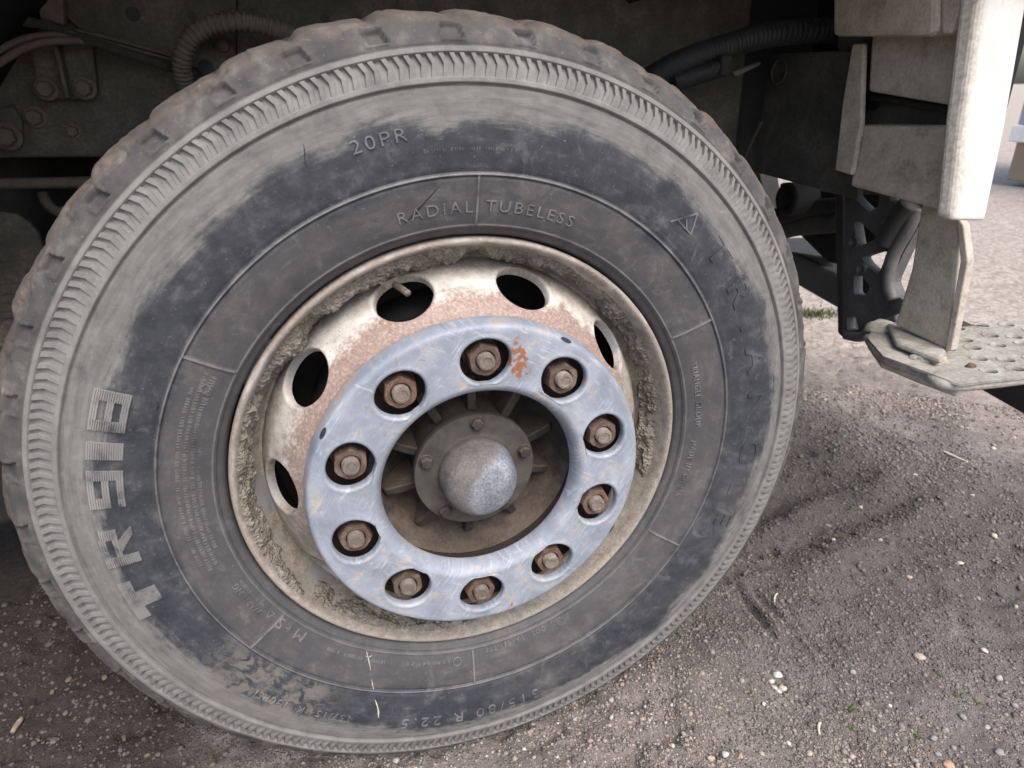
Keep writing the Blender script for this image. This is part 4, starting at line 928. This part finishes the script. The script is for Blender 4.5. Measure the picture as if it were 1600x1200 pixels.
# ---- chassis behind the wheel -------------------------------------
YF = .50
rail = prism('chassis_rail', [at_y(-700, 251.5, YF)] + [at_y(1150, 240, YF), (at_y(1150, 240, YF)[0], YF, 1.20), (at_y(-700, 251.5, YF)[0], YF, 1.20)], (0, .08, 0), truck, 'frame', .006); tag(rail, 'dusty dark chassis rail with plates and bolts')
def qy(pts, y): return [at_y(u, v, y) for u, v in pts]
prism('gusset_plate', qy([(97, -60), (97, 12), (106, 30), (132, 50), (300, 105), (369, 112), (369, -60)], YF - .012), (0, .010, 0), rail, 'frame', .002)
prism('gusset_plate', qy([(371, -60), (371, 150), (620, 150), (620, -60)], YF - .010), (0, .008, 0), rail, 'frame', .002)
prism('bolt_bracket', qy([(44, 62), (58, 140), (72, 155), (140, 155), (151, 146), (151, 128), (142, 60)], YF - .018), (0, .016, 0), rail, 'frame', .003)
prism('bracket_web', qy([(82, 70), (90, 70), (108, 152), (101, 152)], YF - .040), (0, .024, 0), rail, 'frame', .002)
prism('hinge_plate', qy([(-60, 180), (20, 165), (34, 190), (34, 215), (22, 232), (-60, 238)], YF - .012), (0, .010, 0), rail, 'frame', .003)
prism('cross_stay', qy([(50, -60), (95, -60), (100, 40), (62, 30)], YF - .05), (0, .02, 0), rail, 'redhose', .003)
bmesh_ = bolt_mesh('frame_bolt', .0115, .014, 6, 1.4); fb = None
for u, v, s, y in ((73, 139, 1.0, YF - .018), (133, 138, 1.0, YF - .018), (56, 183, 1.0, YF), (12, 213, 1.25, YF - .012), (115, 205, .7, YF), (350, 72, .85, YF - .012)):
    if fb is None: fb = link('frame_bolt', bmesh_, rail, 'bolt', False); o = fb
    else: o = copy(fb, rail)
    o.location = at_y(u, v, y); o.scale = (s, s, s); o.rotation_euler = (0, random.random(), 0)
def disc_hole(u, v, R):
    o = prism('bolt_hole', [Vector(at_y(u, v, YF - .0125)) + Vector((R * math.cos(a), 0, R * math.sin(a))) for a in np.linspace(0, 2 * PI, 20, endpoint=False)], (0, .002, 0), rail, 'black', 0)
disc_hole(208, 22, .010); disc_hole(300, 25, .0065); disc_hole(508, 29, .0065); disc_hole(322, 106, .012)
# hoses and cables
tube('cable_sleeve', [at_y(-40, 52, .44), at_y(0, 44, .44), at_y(30, 34, .44), at_y(75, 40, .445), at_y(130, 60, .45), at_y(200, 84, .455), at_y(268, 106, .46), at_y(330, 130, .47)], .0072, truck, 'fur', 110, 12, lambda t: .0068 * (1 + .10 * math.sin(t * 190) + .08 * math.sin(t * 77)))
tube('air_line', [at_y(120, 48, .47), at_y(180, 62, .475), at_y(230, 76, .48), at_y(290, 92, .485)], .0030, truck, 'hose', 30, 8)
tube('air_line', [at_y(120, 54, .465), at_y(180, 69, .47), at_y(230, 83, .475), at_y(290, 99, .48)], .0026, truck, 'hose', 30, 8)
tube('brake_hose', [at_y(-40, 102, .41), at_y(0, 78, .42), at_y(40, 60, .43), at_y(85, 55, .44), at_y(130, 62, .455)], .0048, truck, 'redhose', 40, 10)
tube('brake_hose', [at_y(-40, 118, .40), at_y(0, 97, .41), at_y(40, 74, .42), at_y(85, 64, .43), at_y(130, 64, .45)], .0054, truck, 'redhose', 40, 10)
conduit('corrugated_hose', [at_y(296, 150, .44), at_y(288, 125, .43), at_y(284, 95, .42), at_y(298, 60, .41), at_y(330, 40, .405), at_y(375, 34, .40), at_y(420, 42, .40), at_y(462, 58, .40), at_y(500, 90, .41)], .0128, 'hose', 420, 16, 36, .17)
tube('pipe', [at_y(-60, 287, .46), at_y(60, 286, .46), at_y(200, 283, .46)], .0085, truck, 'hose', 12, 12)
tube('pipe', [at_y(66, 298, .50), at_y(74, 318, .50), at_y(92, 330, .50), at_y(130, 326, .50)], .0085, truck, 'hose', 24, 12)
prism('hanger_plate', qy([(-80, 330), (5, 331), (24, 335), (45, 348), (60, 364), (68, 392), (62, 410), (-80, 410)], .42), (0, .012, 0), truck, 'frame', .003)
lv = None
for i, (v0, v1) in enumerate(((408, 424), (425, 440), (441, 453), (454, 466), (467, 477))):
    a, b_ = at_y(-80, v0, .46), at_y(160, v1, .46); box('spring_leaf', (a[0], .42 + .002 * i, b_[2]), (b_[0] + .3, .50, a[2]), truck, 'hose' if i > 1 else 'frame', .003)
lump('axle_clamp', at_y(-10, 520, .46), (.10, .06, .045), 33, truck, 'mud', 4)
# tank and axle deep under the frame
def cyl_y(name, c, R, y0, y1, mat, n=48, bev=.012):
    o = prism(name, [(c[0] + R * math.cos(a), y0, c[1] + R * math.sin(a)) for a in np.linspace(0, 2 * PI, n, endpoint=False)], (0, y1 - y0, 0), truck, mat, bev); return o
c = at_y(-48, 735, .55); cyl_y('air_tank', (c[0], c[2]), .135, .56, 1.0, 'dark')
cyl_y('front_axle', (0, AXZ - .02), .075, .10, 1.95, 'dark')
box('engine_block', (-1.2, .72, .52), (.78, 1.38, 1.30), truck, 'dark', .02)
prism('chassis_rail', [(-2.6, 1.52, .87), (.95, 1.52, .87), (.95, 1.52, 1.2), (-2.6, 1.52, 1.2)], (0, .08, 0), truck, 'frame', .006)
box('shade_box', (-2.3, -.03, .36), (-1.02, .62, 1.02), truck, 'frame', .06)  # unseen box added behind the wheel to shade the ground at left
# far side wheel of the same axle
fw = lathe('far_tyre', spline_pts([(.30, 0), (.32, .03), (.40, .045), (.48, .035), (.52, .012), (.533, -.03), (.536, -.15), (.533, -.27), (.52, -.30), (.42, -.33), (.31, -.30)], 40).tolist(), 96, truck, 'dark')
fw.location = (0, 1.78, 0)
lathe('far_rim', [(.30, -.29), (.262, -.20), (.262, -.1), (.10, -.1), (.01, -.1)], 64, truck, 'rim').location = (0, 1.78, 0)
# wheel arch and cab body above the picture
def arch():
    n = 28; V, F = [], []; a = np.linspace(math.radians(-82), math.radians(38), n); R = .735
    for t in a:
        for y in (-.045, .62): V.append((R * math.sin(t), y, AXZ + .02 + R * math.cos(t)))
    for i in range(n - 1): F.append([2 * i, 2 * i + 1, 2 * i + 3, 2 * i + 2])
    o = link('wheel_arch', mesh_py('wheel_arch', V, F), truck, 'black'); m = o.modifiers.new('t', 'SOLIDIFY'); m.thickness = .006; m.offset = 1
    return o
arch()
def cab():
    # side panel with the arch cut out, roof and floor
    V = []; F = []; n = 25; a = np.linspace(math.radians(-82), math.radians(70), n); R = .745
    lowz = 1.235
    pts = [(R * math.sin(t), max(AXZ + .02 + R * math.cos(t), 1.13)) for t in a if AXZ + .02 + R * math.cos(t) > 1.10]
    outer = [(-1.25, 1.13), (-1.25, 3.1), (1.05, 3.1), (1.28, 2.0), (1.28, 1.13)]
    poly = outer + pts[::-1]
    return prism('cab', [(x, -.055, z) for x, z in poly], (0, 2.28, 0), truck, 'paint', .0)
cab(); 
box('cargo_body', (-6.5, -.06, 1.30), (-1.45, 2.25, 3.4), truck, 'paint', .02)

# ================================================================== LOOSE THINGS ON THE GROUND
def stone(px, size, flat, mat, seed, label, name='pebble', group=None, cat='pebble'):
    c = at_z(px[0], px[1], GZ); z = float(ground_h(np.array(c[0]), np.array(c[1]))); s = size / 2
    b = bmesh.new(); bmesh.ops.create_icosphere(b, subdivisions=2, radius=1); rg = random.Random(seed); q = Matrix.Rotation(rg.uniform(0, PI), 3, 'Z'); el = rg.uniform(.65, .95)
    for v in b.verts:
        n = v.co.normalized(); k = 1 + .55 * float(fbm(np.array(n.x + n.z * .6), np.array(n.y - n.z * .8), 1.4, seed, 3)); v.co = q @ Vector((n.x * s * k, n.y * s * el * k, n.z * s * flat * k))
    me = bpy.data.meshes.new(name); b.to_mesh(me); b.free(); o = link(name, me, None, mat); o.location = (c[0], c[1], z + s * flat * .55); tag(o, label, cat, group); return o
MAT['s_brown'] = stone_mat('brown_stone', (.14, .115, .095)); MAT['s_dark'] = stone_mat('dark_stone', (.105, .10, .095)); MAT['s_tan'] = stone_mat('tan_stone', (.36, .315, .265)); MAT['s_grey'] = stone_mat('grey_stone', (.26, .255, .25)); MAT['s_white'] = stone_mat('white_stone', (.52, .51, .49)); MAT['s_orange'] = stone_mat('orange_stone', (.42, .27, .18)); MAT['s_cream'] = stone_mat('cream_stone', (.50, .45, .38))
stone((1436, 1027), .021, .45, 's_tan', 1, 'largest flat tan pebble on the open gravel')
stone((1484, 1189), .017, .55, 's_orange', 2, 'smooth oval peach pebble on bare mud')
stone((1133, 1182), .013, .6, 's_white', 3, 'blocky white stone chip beside an orange pebble')
stone((1157, 1179), .011, .5, 's_orange', 4, 'orange-brown pebble beside a blocky white chip')
stone((1537, 1018), .012, .8, 's_white', 5, 'sharp upright white stone chip on open gravel')
stone((1552, 700), .014, .7, 's_white', 6, 'round white pebble beside the end of a stick')
for i, (px, sz, ds) in enumerate((((1212, 1062), .016, .7), ((1222, 1078), .016, .6), ((1204, 1070), .012, .7), ((1216, 1086), .011, .6), ((1208, 1080), .013, .5))):
    stone(px, sz, ds, 's_white' if i in (0, 3) else 's_cream', 20 + i, 'pale stone piece heaped in a small hollow', 'stone_piece', 'pale stones heaped together in a hollow', 'stone')
loose = [(1560, 1062, .014), (1505, 1118, .013), (1478, 1136, .012), (1460, 1150, .012), (1430, 1186, .010), (1468, 1172, .011), (1565, 1168, .014), (1300, 850, .010), (1345, 790, .012), (1553, 838, .018), (1470, 843, .016), (1295, 817, .013), (1375, 842, .014),
         (1530, 930, .011), (1588, 945, .011), (1420, 900, .013), (1500, 880, .014), (1192, 1105, .010), (1190, 1175, .010), (1110, 1190, .013), (1232, 1160, .010), (1265, 1175, .011), (1050, 1170, .009), (960, 1180, .010), (1330, 1060, .011), (1390, 1100, .010), (1585, 1100, .012), (1545, 1130, .010), (1520, 770, .012), (1430, 740, .013), (1190, 1012, .010),
         (108, 1065, .012), (104, 1118, .011), (165, 1062, .012), (82, 1080, .011), (60, 1160, .010), (190, 1145, .009), (85, 1163, .012), (230, 1180, .010), (330, 1190, .011), (500, 1188, .010)]
for i, (u, v, s) in enumerate(loose):
    m = random.choice(('s_tan', 's_grey', 's_cream', 's_grey', 's_tan')) if u > 600 else random.choice(('s_brown', 's_brown', 's_dark'))  # left pebbles kept darker, following the shade painted into the soil
    nm_ = {'s_brown': 'small dull brown pebble on the dark shaded earth', 's_dark': 'small dark grey pebble on the dark shaded earth', 's_tan': 'small tan-brown pebble lying loose on the gravel', 's_grey': 'small grey pebble lying loose on the gravel', 's_cream': 'small cream pebble lying loose on the gravel'}[m]
    stone((u, v), s, random.uniform(.45, .75), m, 100 + i, nm_, 'pebble', nm_.replace('pebble', 'pebbles').replace(' lying loose', ''))
def stick(a, b_, rad, mat, label, cat='stick', name='stick', bend=.004):
    A, B = at_z(*a, GZ), at_z(*b_, GZ); pts = []
    for t in np.linspace(0, 1, 5):
        p = A + (B - A) * t; z = float(ground_h(np.array(p[0]), np.array(p[1]))); pts.append((p[0], p[1] + bend * math.sin(3 * t), z + rad * .8))
    zz = max(p[2] for p in pts); pts = [(p[0], p[1], p[2] * .4 + zz * .6) for p in pts]
    o = tube(name, pts, rad, None, mat, 20, 8, lambda t: rad * (.75 + .35 * math.sin(2.6 * t + .4))); tag(o, label, cat)
stick((1474, 704), (1512, 722), .0032, 'straw', 'pale stick lying beside a round white pebble')
stick((22, 1150), (36, 1128), .0042, 'wood', 'short brown wood chip on dark ground by the tyre', 'wood chip', 'wood_chip')
stick((1281, 1132), (1280, 1150), .0022, 'straw', 'thin white straw piece on the gravel', 'straw', 'straw')
stick((1208, 952), (1213, 938), .0018, 'straw', 'thin pale twig beside the scraped furrows', 'twig', 'twig')
def weed(px, s, seed):
    c = at_z(px[0], px[1], GZ); z = float(ground_h(np.array(c[0]), np.array(c[1]))); rg = random.Random(seed); V, F = [], []
    for i in range(rg.randint(9, 15)):
        a = rg.uniform(0, 2 * PI); L = s * rg.uniform(.5, 1.1); w_ = L * .20; d = Vector((math.cos(a), math.sin(a), 0)); n = Vector((-d.y, d.x, 0)); b0 = len(V); rise = rg.uniform(.3, 1.0); ox = Vector((rg.uniform(-.3, .3) * s, rg.uniform(-.3, .3) * s, 0))
        for t, ww in ((0, .3), (.4, 1), (.75, .7), (1, .05)):
            m = ox + d * L * t * .8 + Vector((0, 0, L * rise * (t - .45 * t * t)))
            V += [m + n * w_ * ww, m + Vector((0, 0, -.12 * w_ * ww)), m - n * w_ * ww]
        for q in range(3): F += [[b0 + q * 3, b0 + q * 3 + 1, b0 + q * 3 + 4, b0 + q * 3 + 3], [b0 + q * 3 + 1, b0 + q * 3 + 2, b0 + q * 3 + 5, b0 + q * 3 + 4]]
    o = link('weed_sprout', mesh_py('weed_sprout', V, F), None, 'weed'); o.location = (c[0], c[1], z); m = o.modifiers.new('t', 'SOLIDIFY'); m.thickness = .0004
    tag(o, 'tiny green weed sprout growing from the gravel', 'weed', 'tiny weed sprouts in the gravel')
for i, (u, v, s) in enumerate(((1275, 951, .012), (1327, 1112, .013), (1436, 1142, .012), (1497, 1084, .010), (1530, 1096, .010), (1470, 1058, .009), (1326, 792, .010), (1170, 1090, .008), (1304, 705, .018), (1319, 850, .008), (1354, 1068, .008), (1330, 1137, .008))): weed((u, v), s, 300 + i)
def grass():
    V, F = [], []; rg = random.Random(5)
    for i in range(420):
        u, v = rg.gauss(1262, 30), rg.gauss(492, 4.0); c = at_z(u, v, GZ); h = rg.uniform(.012, .032); a = rg.uniform(0, PI); w_ = .0035; b0 = len(V); lean = (rg.uniform(-.02, .02), rg.uniform(-.02, .02))
        V += [(c[0] - w_ * math.cos(a), c[1] - w_ * math.sin(a), GZ), (c[0] + w_ * math.cos(a), c[1] + w_ * math.sin(a), GZ), (c[0] + lean[0], c[1] + lean[1], GZ + h)]; F.append([b0, b0 + 1, b0 + 2])
    o = link('grass', mesh_py('grass', V, F), None, 'weed'); tag(o, 'thin strip of green grass on pale ground beyond the truck', 'grass', kind='stuff')
grass()
# trailer parked across the yard: pale panel, grey rail, white sill, tan skirt and a wheel
tr = bpy.data.objects.new('parked_trailer', None); COL.objects.link(tr); tr.location = (6.7, 2.0, 0)
tag(tr, 'pale trailer with tan skirt board parked across the yard', 'trailer')
def tbox(name, x0, y0, z0, x1, y1, z1, mat): box(name, (x0 - 6.7, y0 - 2, z0), (x1 - 6.7, y1 - 2, z1), tr, mat, .01)
tbox('side_panel', 6.72, -1.2, .80, 9.0, 4.36, 2.6, 'paint'); tbox('rail', 6.70, -1.25, .56, 9.0, 4.40, .80, 'grey'); tbox('sill', 6.66, -1.25, .40, 9.0, 4.42, .555, 'paint'); tbox('skirt_board', 6.74, -1.1, .03, 9.0, 4.39, .395, 'tan')
def twheel(y):
    V, F = [], []; n = 32; prof = [(.02, 0), (.16, 0), (.18, -.02), (.22, -.04), (.28, -.03), (.29, .0), (.29, .18)]
    for r, d in prof: V.extend([(d, r * math.cos(2 * PI * i / n), r * math.sin(2 * PI * i / n)) for i in range(n)])
    for q in range(len(prof) - 1): F.extend([[q * n + i, q * n + (i + 1) % n, (q + 1) * n + (i + 1) % n, (q + 1) * n + i] for i in range(n)])
    o = link('wheel', fix(mesh_py('wheel', V, F)), tr, 'dark'); o.location = (.03, y - 2, .28)
twheel(3.2); twheel(0.2)
